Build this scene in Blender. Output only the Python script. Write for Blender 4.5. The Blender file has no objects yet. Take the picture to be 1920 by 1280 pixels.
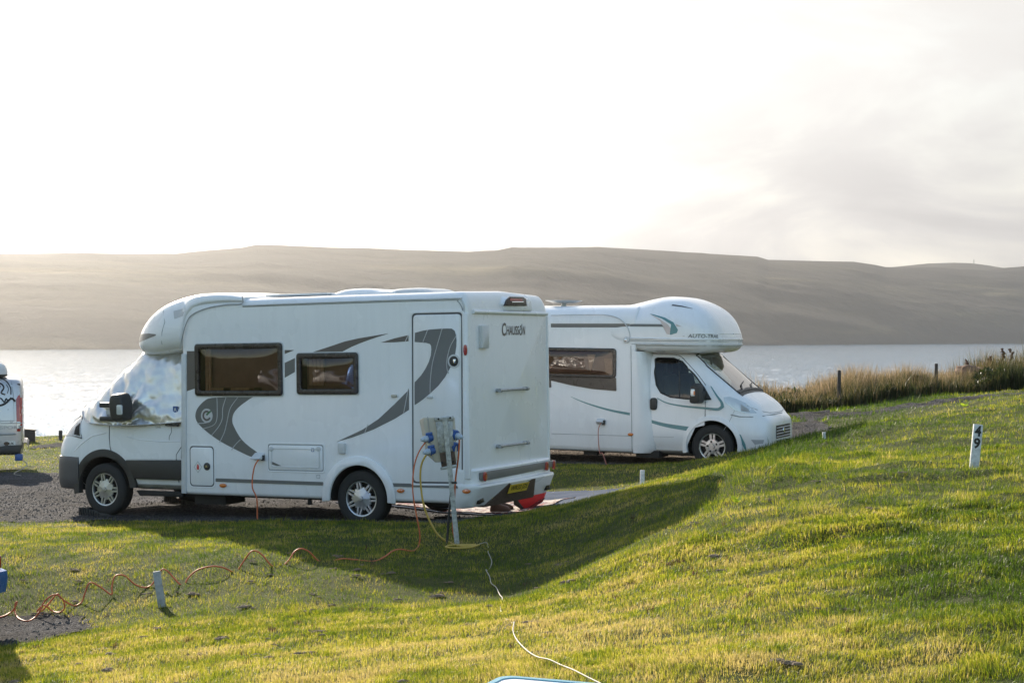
import bpy, bmesh, math, random
import numpy as np
from mathutils import Vector, Matrix, Euler
random.seed(7); rng = np.random.default_rng(7)
R = math.radians
SC = bpy.context.scene
COL = SC.collection
# ------------------------------------------------------------------ camera model used to read sizes off the photograph
F, HZ, CZ = 3000.0, 632.0, 2.4
CAM = np.array([0.0, 0.0, CZ])
def rotm(h, p):
    h, p = R(h), R(p)
    Rz = np.array([[math.cos(h), -math.sin(h), 0], [math.sin(h), math.cos(h), 0], [0, 0, 1]])
    Ry = np.array([[math.cos(p), 0, math.sin(p)], [0, 1, 0], [-math.sin(p), 0, math.cos(p)]])
    return Rz @ Ry
class Frame:
    def __init__(s, o, h, p): s.o = np.array(o, float); s.h = h; s.p = p; s.R = rotm(h, p)
    def t(s, px, py, ax, v):
        d = np.array([(px - 960) / F, 1, -(py - HZ) / F])
        dl = s.R.T @ d; cl = s.R.T @ (CAM - s.o)
        return cl + (v - cl[ax]) / dl[ax] * dl
    def side(s, pts, y):                      # outline seen on the vehicle's side plane -> (x, z) in metres
        return [(q[0], q[2]) for q in (s.t(a, b, 1, y) for a, b in pts)]
    def rear(s, pts, x):
        return [(q[1], q[2]) for q in (s.t(a, b, 0, x) for a, b in pts)]
def at(px, py, Y): return np.array([(px - 960) / F * Y, Y, CZ - (py - HZ) / F * Y])

# ------------------------------------------------------------------ object helpers
def tag(o, label=None, cat=None, group=None, kind=None):
    if label: o['label'] = label
    if cat: o['category'] = cat
    if group: o['group'] = group
    if kind: o['kind'] = kind
    return o
def empty(name, loc=(0, 0, 0), rot=(0, 0, 0), label=None, cat=None, group=None):
    o = bpy.data.objects.new(name, None); COL.objects.link(o)
    o.location = loc; o.rotation_euler = rot; o.empty_display_size = .2
    return tag(o, label, cat, group)
def link(name, me, parent=None):
    o = bpy.data.objects.new(name, me); COL.objects.link(o)
    if parent is not None: o.parent = parent
    return o
def catmull(pts, n=6):
    p = [np.array(q, float) for q in pts]
    if len(p) < 3: return p
    p = [2 * p[0] - p[1]] + p + [2 * p[-1] - p[-2]]
    out = []
    for i in range(1, len(p) - 2):
        for k in range(n):
            t = k / n
            a, b, c, d = p[i - 1], p[i], p[i + 1], p[i + 2]
            out.append(.5 * ((2 * b) + (c - a) * t + (2 * a - 5 * b + 4 * c - d) * t * t + (3 * b - a - 3 * c + d) * t ** 3))
    out.append(p[-2]); return out
def closed_smooth(pts, it=2):                 # Chaikin on a closed outline
    p = [np.array(q, float) for q in pts]
    for _ in range(it):
        q = []
        for i in range(len(p)):
            a, b = p[i], p[(i + 1) % len(p)]
            q += [a * .75 + b * .25, a * .25 + b * .75]
        p = q
    return [tuple(x) for x in p]
def rrect(x0, x1, z0, z1, r, n=5):
    out = []
    for cx, cz, a0 in ((x1 - r, z1 - r, 0), (x0 + r, z1 - r, 90), (x0 + r, z0 + r, 180), (x1 - r, z0 + r, 270)):
        for k in range(n + 1):
            a = R(a0 + 90 * k / n); out.append((cx + r * math.cos(a), cz + r * math.sin(a)))
    return out
def rpoly(pts, r, n=4):                       # round every corner of a polygon
    out = []; N_ = len(pts)
    for i in range(N_):
        p = np.array(pts[i], float); a = np.array(pts[i - 1], float) - p; b = np.array(pts[(i + 1) % N_], float) - p
        la, lb = np.linalg.norm(a), np.linalg.norm(b); k = min(r, la * .45, lb * .45)
        s, e = p + a / la * k, p + b / lb * k
        for j in range(n + 1):
            t = j / n; out.append(tuple((1 - t) ** 2 * s + 2 * t * (1 - t) * p + t * t * e))
    return out
def ellipse(cx, cz, rx, rz, n=24, rot=0):
    o = []
    for k in range(n):
        a = 2 * math.pi * k / n; x, z = rx * math.cos(a), rz * math.sin(a)
        o.append((cx + x * math.cos(rot) - z * math.sin(rot), cz + x * math.sin(rot) + z * math.cos(rot)))
    return o
class MB:
    def __init__(s): s.v = []; s.f = []; s.m = []
    def add(s, v, f, m=0):
        b = len(s.v); s.v += [tuple(map(float, q)) for q in v]; s.f += [tuple(i + b for i in q) for q in f]; s.m += [m] * len(f); return s
    def box(s, c, d, rot=None, m=0):
        x, y, z = d[0] / 2, d[1] / 2, d[2] / 2
        v = [Vector(q) for q in ((-x, -y, -z), (x, -y, -z), (x, y, -z), (-x, y, -z), (-x, -y, z), (x, -y, z), (x, y, z), (-x, y, z))]
        if rot is not None:
            E = Euler(rot).to_matrix(); v = [E @ q for q in v]
        return s.add([q + Vector(c) for q in v], [(0, 3, 2, 1), (4, 5, 6, 7), (0, 1, 5, 4), (1, 2, 6, 5), (2, 3, 7, 6), (3, 0, 4, 7)], m)
    def prism(s, A, B, m=0):                  # two matching 3D outlines
        n = len(A); f = [tuple(range(n))[::-1], tuple(range(n, 2 * n))] + [(i, (i + 1) % n, n + (i + 1) % n, n + i) for i in range(n)]
        return s.add(list(A) + list(B), f, m)
    def plate(s, poly, y0, y1, m=0): return s.prism([(x, y0, z) for x, z in poly], [(x, y1, z) for x, z in poly], m)
    def platex(s, poly, x0, x1, m=0): return s.prism([(x0, y, z) for y, z in poly], [(x1, y, z) for y, z in poly], m)
    def platez(s, poly, z0, z1, m=0): return s.prism([(x, y, z0) for x, y in poly], [(x, y, z1) for x, y in poly], m)
    def ring(s, outer, inner, y0, y1, m=0):   # frame between two outlines with the same count
        n = len(outer); v = [(x, y, z) for y in (y0, y1) for P in (outer, inner) for x, z in P]; f = []
        for i in range(n):
            j = (i + 1) % n
            f += [(i, j, n + j, n + i), (2 * n + i, 3 * n + i, 3 * n + j, 2 * n + j), (i, 2 * n + i, 2 * n + j, j), (n + i, n + j, 3 * n + j, 3 * n + i)]
        return s.add(v, f, m)
    def tube(s, pts, r, n=7, m=0, cap=True):
        P = [Vector(p) for p in pts]; k = len(P); v = []; up = Vector((.13, .21, 1)).normalized()
        rr = r if hasattr(r, '__len__') else [r] * k
        prev = None
        for i in range(k):
            t = (P[min(i + 1, k - 1)] - P[max(i - 1, 0)])
            if t.length < 1e-9: t = Vector((0, 0, 1))
            t.normalize()
            a = (prev - t * prev.dot(t)) if prev is not None else t.cross(up)
            if a.length < 1e-4: a = t.cross(Vector((1, .3, 0)))
            a.normalize(); prev = a; b = t.cross(a)
            for j in range(n):
                w = 2 * math.pi * j / n; v.append(P[i] + (a * math.cos(w) + b * math.sin(w)) * rr[i])
        f = [(i * n + j, i * n + (j + 1) % n, (i + 1) * n + (j + 1) % n, (i + 1) * n + j) for i in range(k - 1) for j in range(n)]
        if cap: f += [tuple(range(n))[::-1], tuple(range((k - 1) * n, k * n))]
        return s.add(v, f, m)
    def lathe(s, prof, c=(0, 0, 0), axis='y', n=40, m=0, close=False):   # prof: (radius, along)
        v = []; k = len(prof)
        for r, h in prof:
            for j in range(n):
                a = 2 * math.pi * j / n; q = (r * math.cos(a), h, r * math.sin(a))
                if axis == 'z': q = (q[0], q[2], h)
                if axis == 'x': q = (h, q[0], q[2])
                v.append((q[0] + c[0], q[1] + c[1], q[2] + c[2]))
        kk = k if close else k - 1
        f = [(i * n + j, i * n + (j + 1) % n, ((i + 1) % k) * n + (j + 1) % n, ((i + 1) % k) * n + j) for i in range(kk) for j in range(n)]
        return s.add(v, f, m)
    def grid(s, A, m=0, closed=False):
        a = np.asarray(A, float); h, w = a.shape[:2]; ww = w if closed else w - 1
        return s.add(a.reshape(-1, 3), [(i * w + j, i * w + (j + 1) % w, (i + 1) * w + (j + 1) % w, (i + 1) * w + j) for i in range(h - 1) for j in range(ww)], m)
    def build(s, name, mat, parent=None, smooth=35, bevel=0, seg=2, fix=True):
        me = bpy.data.meshes.new(name); me.from_pydata(s.v, [], s.f)
        for q in (mat if isinstance(mat, (list, tuple)) else [mat]): me.materials.append(q)
        me.polygons.foreach_set('material_index', s.m)
        if fix or bevel:
            bm = bmesh.new(); bm.from_mesh(me)
            bmesh.ops.remove_doubles(bm, verts=bm.verts, dist=1e-5)
            if fix: bmesh.ops.recalc_face_normals(bm, faces=bm.faces)
            if bevel:
                es = [e for e in bm.edges if len(e.link_faces) == 2 and e.calc_face_angle(0) > R(30)]
                bmesh.ops.bevel(bm, geom=es, offset=bevel, segments=seg, profile=.5, affect='EDGES', clamp_overlap=True)
            bm.to_mesh(me); bm.free()
        if smooth:
            me.polygons.foreach_set('use_smooth', [True] * len(me.polygons)); me.set_sharp_from_angle(angle=R(smooth))
        me.update(); return link(name, me, parent)
def boolean(o, cutters, op='DIFFERENCE'):
    for c in cutters:
        c.parent = o.parent
        md = o.modifiers.new('b', 'BOOLEAN'); md.object = c; md.operation = op; md.solver = 'EXACT'
    dg = bpy.context.evaluated_depsgraph_get(); dg.update()
    me = bpy.data.meshes.new_from_object(o.evaluated_get(dg)); o.modifiers.clear()
    old = o.data; o.data = me; bpy.data.meshes.remove(old)
    me.set_sharp_from_angle(angle=R(35))
    for c in cutters:
        m_ = c.data; bpy.data.objects.remove(c); bpy.data.meshes.remove(m_)
    return o
def textmesh(body, name, mat, parent, place, w=None, h=None, shear=0, bold=0.0, ext=.002, widths=None):
    """lettering as a mesh; place(u, v, d) puts (across, up, out) metres on the carrying surface"""
    cu = bpy.data.curves.new('t', 'FONT'); cu.body = body; cu.size = 1; cu.offset = bold; cu.extrude = 0; cu.shear = shear; cu.resolution_u = 3
    to = bpy.data.objects.new('t', cu); COL.objects.link(to)
    bpy.context.view_layer.update(); dg = bpy.context.evaluated_depsgraph_get()
    me = bpy.data.meshes.new_from_object(to.evaluated_get(dg)); bpy.data.objects.remove(to); bpy.data.curves.remove(cu)
    co = np.array([v.co[:] for v in me.vertices]); mn, mx = co.min(0), co.max(0)
    sx = w / (mx[0] - mn[0]) if w else None; sy = h / (mx[1] - mn[1]) if h else None
    sx = sx or sy; sy = sy or sx
    for v in me.vertices:
        v.co = place((v.co.x - (mn[0] + mx[0]) / 2) * sx, (v.co.y - (mn[1] + mx[1]) / 2) * sy, ext)
    me.name = name; me.materials.clear(); me.materials.append(mat); me.update()
    return link(name, me, parent)

# ------------------------------------------------------------------ materials
MATS = {}
def nodes(name):
    m = bpy.data.materials.new(name); m.use_nodes = True; nt = m.node_tree; MATS[name] = m
    return m, nt, nt.nodes['Principled BSDF']
def N(nt, typ, **kw):
    n = nt.nodes.new(typ)
    for k, v in kw.items():
        if k in n.inputs: n.inputs[k].default_value = v
        else: setattr(n, k, v)
    return n
def ramp(nt, fac, stops):
    r = nt.nodes.new('ShaderNodeValToRGB'); e = r.color_ramp.elements
    while len(e) < len(stops): e.new(.5)
    for q, (p, c) in zip(e, stops): q.position = p; q.color = (*c, 1) if len(c) == 3 else c
    nt.links.new(fac, r.inputs[0]); return r.outputs[0]
def M(name, c, rough=.5, metal=0, var=.12, vs=6, bump=0, bs=60, coat=0, spec=.5, rvar=.1, trans=0):
    m, nt, b = nodes(name); L = nt.links.new
    tc = N(nt, 'ShaderNodeTexCoord'); n1 = N(nt, 'ShaderNodeTexNoise', Scale=vs, Detail=6.0, Roughness=.65); L(tc.outputs['Object'], n1.inputs['Vector'])
    d = [max(0, q * (1 - var)) for q in c]; l = [min(1, q * (1 + var * .5)) for q in c]
    L(ramp(nt, n1.outputs[0], [(.3, d), (.65, l)]), b.inputs['Base Color'])
    mr = N(nt, 'ShaderNodeMapRange', **{'To Min': max(.02, rough - rvar), 'To Max': min(1, rough + rvar)}); L(n1.outputs[0], mr.inputs[0]); L(mr.outputs[0], b.inputs['Roughness'])
    b.inputs['Metallic'].default_value = metal; b.inputs['Coat Weight'].default_value = coat; b.inputs['Coat Roughness'].default_value = .06
    b.inputs['Specular IOR Level'].default_value = spec
    if bump:
        n2 = N(nt, 'ShaderNodeTexNoise', Scale=bs, Detail=5.0); L(tc.outputs['Object'], n2.inputs['Vector'])
        bp = N(nt, 'ShaderNodeBump', Strength=bump, Distance=.01); L(n2.outputs[0], bp.inputs['Height']); L(bp.outputs[0], b.inputs['Normal'])
    return m
def white(name, c):                            # gel-coat / paint with road film low down and streaks
    m, nt, b = nodes(name); L = nt.links.new
    tc = N(nt, 'ShaderNodeTexCoord'); mp = N(nt, 'ShaderNodeMapping', Scale=(7, 7, .7)); L(tc.outputs['Object'], mp.inputs[0])
    n1 = N(nt, 'ShaderNodeTexNoise', Scale=1.6, Detail=7.0, Roughness=.7); L(mp.outputs[0], n1.inputs['Vector'])
    n2 = N(nt, 'ShaderNodeTexNoise', Scale=1.1, Detail=4.0); L(tc.outputs['Object'], n2.inputs['Vector'])
    col = ramp(nt, n1.outputs[0], [(.28, [q * .955 for q in c]), (.55, c)])
    sp = N(nt, 'ShaderNodeSeparateXYZ'); L(tc.outputs['Object'], sp.inputs[0])
    mr = N(nt, 'ShaderNodeMapRange', **{'From Min': .25, 'From Max': .75, 'To Min': .5, 'To Max': 0.0}); L(sp.outputs[2], mr.inputs[0])
    mu = N(nt, 'ShaderNodeMath', operation='MULTIPLY'); L(mr.outputs[0], mu.inputs[0]); L(n2.outputs[0], mu.inputs[1])
    mx = N(nt, 'ShaderNodeMix', data_type='RGBA'); L(mu.outputs[0], mx.inputs['Factor']); L(col, mx.inputs['A']); mx.inputs['B'].default_value = (.34, .29, .23, 1)
    L(mx.outputs['Result'], b.inputs['Base Color'])
    r2 = N(nt, 'ShaderNodeMapRange', **{'To Min': .16, 'To Max': .42}); L(n2.outputs[0], r2.inputs[0]); L(r2.outputs[0], b.inputs['Roughness'])
    b.inputs['Coat Weight'].default_value = .35; b.inputs['Coat Roughness'].default_value = .08
    n3 = N(nt, 'ShaderNodeTexNoise', Scale=1.3, Detail=2.0); L(tc.outputs['Object'], n3.inputs['Vector'])
    bp = N(nt, 'ShaderNodeBump', Strength=.12, Distance=.02); L(n3.outputs[0], bp.inputs['Height']); L(bp.outputs[0], b.inputs['Normal'])
    return m
def glass(name, tint, rough=.03, fres=1.5, opac=.0, wob=.15):
    m, nt, b = nodes(name); L = nt.links.new; nt.nodes.remove(b)
    out = nt.nodes['Material Output']
    tr = N(nt, 'ShaderNodeBsdfTransparent', Color=(*tint, 1)); gl = N(nt, 'ShaderNodeBsdfGlossy', Roughness=rough)
    fr = N(nt, 'ShaderNodeFresnel', IOR=fres); mx = N(nt, 'ShaderNodeMixShader')
    tc = N(nt, 'ShaderNodeTexCoord'); n3 = N(nt, 'ShaderNodeTexNoise', Scale=3.0, Detail=1.0); L(tc.outputs['Object'], n3.inputs['Vector'])
    bp = N(nt, 'ShaderNodeBump', Strength=wob, Distance=.03); L(n3.outputs[0], bp.inputs['Height']); L(bp.outputs[0], gl.inputs['Normal']); L(bp.outputs[0], fr.inputs['Normal'])
    ad = N(nt, 'ShaderNodeMath', operation='ADD'); L(fr.outputs[0], ad.inputs[0]); ad.inputs[1].default_value = opac; ad.use_clamp = True
    L(ad.outputs[0], mx.inputs[0]); L(tr.outputs[0], mx.inputs[1]); L(gl.outputs[0], mx.inputs[2]); L(mx.outputs[0], out.inputs[0])
    return m
mWhite = white('white_gelcoat', (.82, .825, .845)); mCab = white('white_paint', (.83, .835, .85))
mSilverPaint = M('silver_paint', (.50, .50, .51), .3, .55, .06, coat=.5); mBlue = M('blue_paint', (.03, .14, .42), .28, .3, .06, coat=.8)
mLetter = M('grey_lettering', (.16, .165, .17), .5)
mTrim = M('grey_trim_plastic', (.60, .61, .62), .4); mLine = M('seam_grey', (.09, .09, .095), .7); mSoft = M('soft_seam', (.36, .37, .38), .6)
mDecal = M('grey_decal', (.135, .140, .137), .32, var=.04); mDecalB = M('brown_grey_decal', (.12, .105, .095), .32, var=.04); mTeal = M('teal_decal', (.10, .25, .27), .3, var=.05)
mPale = M('pale_decal', (.55, .55, .56), .4); mPink = M('pink_decal', (.62, .53, .50), .4)
mPlastic = M('black_plastic', (.030, .029, .028), .5, bump=.2, bs=180); mBumper = M('dark_bumper', (.075, .075, .08), .45, bump=.1, bs=200)
mTyre = M('tyre_rubber', (.022, .021, .020), .8, bump=.4, bs=50); mRim = M('wheel_silver', (.50, .51, .53), .32, .8, .1)
mDark = M('dark_interior', (.022, .020, .019), .8); mCabin = M('brown_cabin', (.34, .25, .20), .7)
mSeat = M('seat_cloth', (.07, .07, .075), .9); mUnder = M('underbody', (.022, .02, .018), .8)
mFrame = M('window_frame_brown', (.030, .024, .022), .28, var=.1); mPane = glass('tinted_acrylic', (.62, .50, .43), .03, 1.5, .03, .35)
mGlass = glass('clear_glass', (.74, .84, .83), .02, 1.5, .26, .05); mSideGlass = glass('side_glass', (.46, .52, .50), .02, 1.5, .02, .05)
mLampPanel = M('lamp_panel_grey', (.17, .165, .16), .4)
mChrome = M('chrome', (.8, .8, .8), .12, 1, .05); mGalv = M('galvanised_steel', (.42, .44, .46), .5, .7, .45, vs=30, bump=.15)
mOrangeLens = M('amber_lens', (.55, .14, .02), .2, coat=1); mRedLens = M('red_lens', (.36, .02, .018), .2, coat=1); mClearLens = M('clear_lens', (.62, .66, .68), .15, .2, coat=1)
mLamp = M('headlamp_glass', (.34, .38, .42), .12, .3, .35, vs=16, coat=1)
mPlate = M('yellow_plate', (.72, .50, .04), .4); mPlateW = M('white_plate', (.75, .75, .73), .4); mBlack = M('black_letter', (.012, .012, .012), .5)
mBeige = M('beige_enclosure', (.50, .46, .38), .5, var=.15); mSock = M('blue_socket', (.035, .10, .32), .4); mPlug = M('pale_plug', (.42, .50, .60), .45); mRust = M('rust_brown', (.10, .065, .045), .8, var=.4, vs=25)
mOrange = M('orange_cable', (.55, .13, .045), .5); mYellow = M('yellow_cable', (.50, .34, .07), .5); mBlackC = M('black_cable', (.02, .02, .02), .5); mCord = M('white_cord', (.38, .35, .29), .6)
mPost = M('white_painted_post', (.62, .63, .64), .7, var=.35, vs=22, bump=.4, bs=40); mPostG = M('grey_weathered_post', (.36, .37, .38), .8, var=.35, vs=22, bump=.4, bs=40)
mWood = M('fence_wood', (.055, .045, .04), .85, var=.4, vs=14, bump=.5, bs=30)
mRed = M('red_fabric', (.55, .018, .02), .55, bump=.2, bs=120); mRedDk = M('dark_red_fabric', (.17, .012, .014), .6)
mSkin = M('skin', (.48, .27, .19), .5); mBoot = M('brown_leather', (.10, .055, .04), .6, var=.3); mSock2 = M('pink_sock', (.42, .22, .18), .9); mTrouser = M('dark_cloth', (.05, .055, .07), .9); mShirt = M('blue_cloth', (.12, .16, .22), .9); mHair = M('brown_hair', (.05, .03, .02), .6)
mRedSign = M('red_mark', (.55, .06, .05), .5); mBlueSign = M('blue_mark', (.04, .09, .25), .5); mGreen = M('green_mark', (.06, .16, .07), .5)
mCurtain = M('cream_curtain', (.62, .50, .36), .9, var=.2, vs=20); mBlind = M('grey_blind', (.5, .5, .5), .8)
mRock = M('reddish_rock', (.17, .10, .07), .9, var=.4, vs=9, bump=1, bs=8); mLeaf = M('dock_leaf', (.16, .24, .03), .5); mTable = M('table_white', (.80, .80, .84), .35); mRimB = M('table_blue_rim', (.12, .34, .44), .4)
# silver insulated screen cover
def silver_cover():
    m, nt, b = nodes('silver_foil_fabric'); L = nt.links.new
    tc = N(nt, 'ShaderNodeTexCoord'); n1 = N(nt, 'ShaderNodeTexNoise', Scale=5.0, Detail=7.0, Roughness=.6); L(tc.outputs['Object'], n1.inputs['Vector'])
    L(ramp(nt, n1.outputs[0], [(.3, (.60, .60, .60)), (.7, (.74, .74, .73))]), b.inputs['Base Color'])
    b.inputs['Metallic'].default_value = .80; b.inputs['Roughness'].default_value = .33
    bp = N(nt, 'ShaderNodeBump', Strength=.25, Distance=.02); L(n1.outputs[0], bp.inputs['Height']); L(bp.outputs[0], b.inputs['Normal']); return m
mCover = silver_cover()
# ================================================================== terrain
def sstep(t): t = np.clip(t, 0, 1); return t * t * (3 - 2 * t)
def vnoise(x, y, s=0):
    xi, yi = np.floor(x), np.floor(y); fx, fy = x - xi, y - yi; fx = fx * fx * (3 - 2 * fx); fy = fy * fy * (3 - 2 * fy)
    def hsh(a, b): q = np.sin(a * 127.1 + b * 311.7 + s * 74.7) * 43758.5453; return q - np.floor(q)
    return (hsh(xi, yi) * (1 - fx) + hsh(xi + 1, yi) * fx) * (1 - fy) + (hsh(xi, yi + 1) * (1 - fx) + hsh(xi + 1, yi + 1) * fx) * fy
def fbm(x, y, s=0, o=4):
    t, a, n = 0, .5, 0
    for k in range(o): t = t + a * vnoise(x * 2 ** k, y * 2 ** k, s + k); n += a; a *= .5
    return t / n
PXZ = [  # pixel x, pixel y, distance: spots of lawn and gravel whose distance is known from the things standing on them
 (105,960,22.5),(0,975,21.5),(240,973,21.2),(500,974,20.3),(0,885,33),(60,860,38),(85,826,45),(0,940,26),(330,930,25),(-400,930,27),(-400,880,36),
 (690,978,18.9),(880,970,19.2),(560,975,19.6),(858,1022,17.2),(600,1010,17.6),(750,1000,18.0),(720,1080,15.0),(433,1042,16.1),(300,1013,18),(940,1130,14.3),(1000,1060,16.0),
 (100,1030,17.4),(20,1055,16.7),(200,1070,16.2),(300,1140,14.6),(480,1112,14.7),(600,1085,14.9),(0,1165,14.8),(140,1160,14.9),(0,1217,13.3),(120,1190,14.0),(-300,1170,14.6),(-500,1250,12.6),
 (960,1280,8),(960,1200,10.5),(480,1280,9),(480,1200,11.9),(300,1200,12.5),(200,1280,10.2),(0,1280,10.9),(700,1160,12.6),(-200,1340,9.8),
 (1826,878,16),(1300,1000,13.9),(1500,950,14.2),(1700,905,15.5),(1900,1000,12),(1900,1280,7.4),(1500,1280,7.7),(1500,1100,10.6),(1200,1110,12.0),(1200,965,16.4),(1100,1010,16.4),(1350,900,17.0),
 (1288,972,14.6),(1367,880,17.2),(1330,944,15.4),(1240,1011,13.8),(1200,1030,13.6),(1124,1067,13.5),(1015,1114,13.6),
 (1740,785,26),(1920,748,30),(1600,803,24.8),(1540,820,24.2),(1480,838,23.2),(1400,862,20),(1250,903,18.8),(1600,860,19.5),(1500,880,18),
 (900,973,20.2),(960,973,20.5),(1000,968,20.9),(940,963,21.7),(1000,960,21.8),(960,957,22.4),(1050,938,22),(1204,915,22.5),(1150,932,22.5),(1050,880,25.6),(1300,870,26.2),(1450,800,32.5),(1550,789,34),(1480,778,38),(1750,758,38),(1880,741,42),(1700,747,43),(1500,774,41),(1900,734,46),(2100,725,44),(2100,800,22)]
WXY = [(0,0,.78),(8,0,.85),(-6,3,.5),(-8,8,.0),(0,-8,1.0),(10,-8,1.2),(-10,-8,.6),(-12,14,-.2),(-8,20,-.05),(-16,22,-.2),(-16,34,-.45),(-6,40,-.2),(-16,46,-.6),(4,29,.22),(-2,29,.1),(-2,36,.15),(3,42,.3),(16,16,1.25),(18,30,1.5),(18,46,1.1),(14,6,.95),(6.3,27.2,.55),(-4.5,24.5,-.02),(-1.5,22.5,.05),(0,46,.1),(-5.2,22.5,-.03),(5.3,27.6,.28),(-1.2,20,.05)]
P_ = [at(a, b, c) for a, b, c in PXZ]
CX = np.array([p[0] for p in P_] + [w[0] for w in WXY]); CY = np.array([p[1] for p in P_] + [w[1] for w in WXY]); CH = np.array([p[2] for p in P_] + [w[2] for w in WXY])
def _k(d2): return .5 * d2 * np.log(d2 + 1e-9)
_n = len(CX); _A = np.zeros((_n + 3, _n + 3)); _A[:_n, :_n] = _k((CX[:, None] - CX) ** 2 + (CY[:, None] - CY) ** 2) + np.eye(_n) * .6
_A[:_n, _n:] = np.c_[np.ones(_n), CX, CY]; _A[_n:, :_n] = _A[:_n, _n:].T
_W = np.linalg.solve(_A, np.r_[CH, 0, 0, 0])
def H0(x, y):
    x = np.asarray(x, float); y = np.asarray(y, float); sh = x.shape; x = x.ravel(); y = y.ravel(); out = np.empty(x.size)
    for i in range(0, x.size, 60000):
        a, b = x[i:i + 60000], y[i:i + 60000]
        ca, cb = np.clip(a, -17, 19), np.clip(b, -9, 47)
        h = _k((ca[:, None] - CX) ** 2 + (cb[:, None] - CY) ** 2) @ _W[:_n] + _W[_n] + ca * _W[_n + 1] + cb * _W[_n + 2]
        h = h + np.maximum(0, -9 - b) * .10 + np.maximum(0, np.abs(a) - 60) * .04 * (b < 40)     # the site rises behind and to the sides
        out[i:i + 60000] = h
    x_, y_ = x.reshape(sh), y.reshape(sh); out = out.reshape(sh)
    ye = 47.0 + .35 * np.clip(x_, 0, 30) + 1.2 * (fbm(x_ * .25, y_ * .1, 3) - .5)
    return out - sstep((y_ - ye) / 9) * 10 - np.maximum(0, y_ - ye - 9) * .1
def lawnbump(x, y):                            # mowing lumps, stronger on the bank on the right
    k = sstep((x - .5 - .05 * (y - 10)) / 3)
    return (fbm(x * .75, y * 1.7, 11) - .5) * (.05 + .15 * k) + (fbm(x * 2.6, y * 3.6, 19, 3) - .5) * (.05 + .055 * k)
# ------------------------------------------------------------------ gravel areas
VN = Frame([6.21457658e-03, 20.0076757, .09], 153.6, .9)         # the near motorhome's own axes (x forward, y left, z up)
VF = Frame([3.7817, 27.9135, .195], -24, .7)             # the far motorhome's
def G0(px, py, y0=5, y1=60, fn=H0):
    Y = np.arange(y0, y1, .02); X = (px - 960) / F * Y; Zr = CZ - (py - HZ) / F * Y
    i = np.argmax(Zr <= fn(X, Y)); return np.array([X[i], Y[i], fn(X[i:i + 1], Y[i:i + 1])[0]])
def gp(lst): return [tuple(G0(*q)[:2]) for q in lst]
def loc2(fr, lst): return [tuple((fr.R @ np.array([x, y, 0]) + fr.o)[:2]) for x, y in lst]
PADS = {
 'gravel_pitch': gp([(-420, 985), (0, 977), (150, 977), (330, 974)]) + loc2(VN, [(3.6, 1.62), (1.4, 1.5), (0.1, 1.45), (-.35, .6), (-.1, -1.3)]) + [(-1.6, 25.2), (-6, 29.5)] + gp([(150, 889), (60, 887), (0, 886), (-420, 882)]),
 'gravel_pitch.far': loc2(VF, [(1.7, -1.3), (-.2, -1.42), (-3.2, -1.4), (-9, -1.5), (-9, 3.2), (-2, 3.4), (1.7, 2.2)]),
 'gravel_forecourt': gp([(-420, 1245), (0, 1218), (60, 1206), (130, 1190), (172, 1178), (150, 1166), (90, 1160), (0, 1163), (-420, 1160)]),
 'gravel_path': loc2(VF, [(1.5, 2.1), (1.5, -1.0)]) + gp([(1480, 796), (1560, 788), (1640, 781), (1700, 772), (1750, 764), (1810, 754), (1860, 747), (1960, 738), (1960, 734), (1860, 742), (1800, 748), (1720, 760), (1650, 770), (1612, 775), (1540, 775.5), (1450, 776)]),
 'gravel_track': gp([(50, 842), (110, 838), (150, 837), (150, 831), (108, 831), (70, 836)]),
}
def inpoly(x, y, poly):
    r = np.zeros(x.shape, bool); n = len(poly)
    for i in range(n):
        x1, y1 = poly[i]; x2, y2 = poly[(i + 1) % n]
        if y1 == y2: continue
        c = ((y1 > y) != (y2 > y)) & (x < (x2 - x1) * (y - y1) / (y2 - y1) + x1); r ^= c
    return r
def gravel_mask(x, y, flat=False):
    m = np.zeros(np.shape(x), bool); jx = x + (fbm(x * 2, y * 2, 31, 2) - .5) * .22; jy = y + (fbm(x * 2, y * 2, 41, 2) - .5) * .3
    for nm_, p in PADS.items():
        if not (flat and nm_ in ('gravel_path', 'gravel_track')): m |= inpoly(jx, jy, p)
    return m
def H(x, y):                                   # finished lawn height
    x = np.asarray(x, float); y = np.asarray(y, float)
    return H0(x, y) + lawnbump(x, y) * (1 - .9 * gravel_mask(x, y, True))
def h1(x, y): return float(H(np.array([x]), np.array([y]))[0])
def G(px, py, y0=5): return G0(px, py, y0, 60, H)

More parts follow.
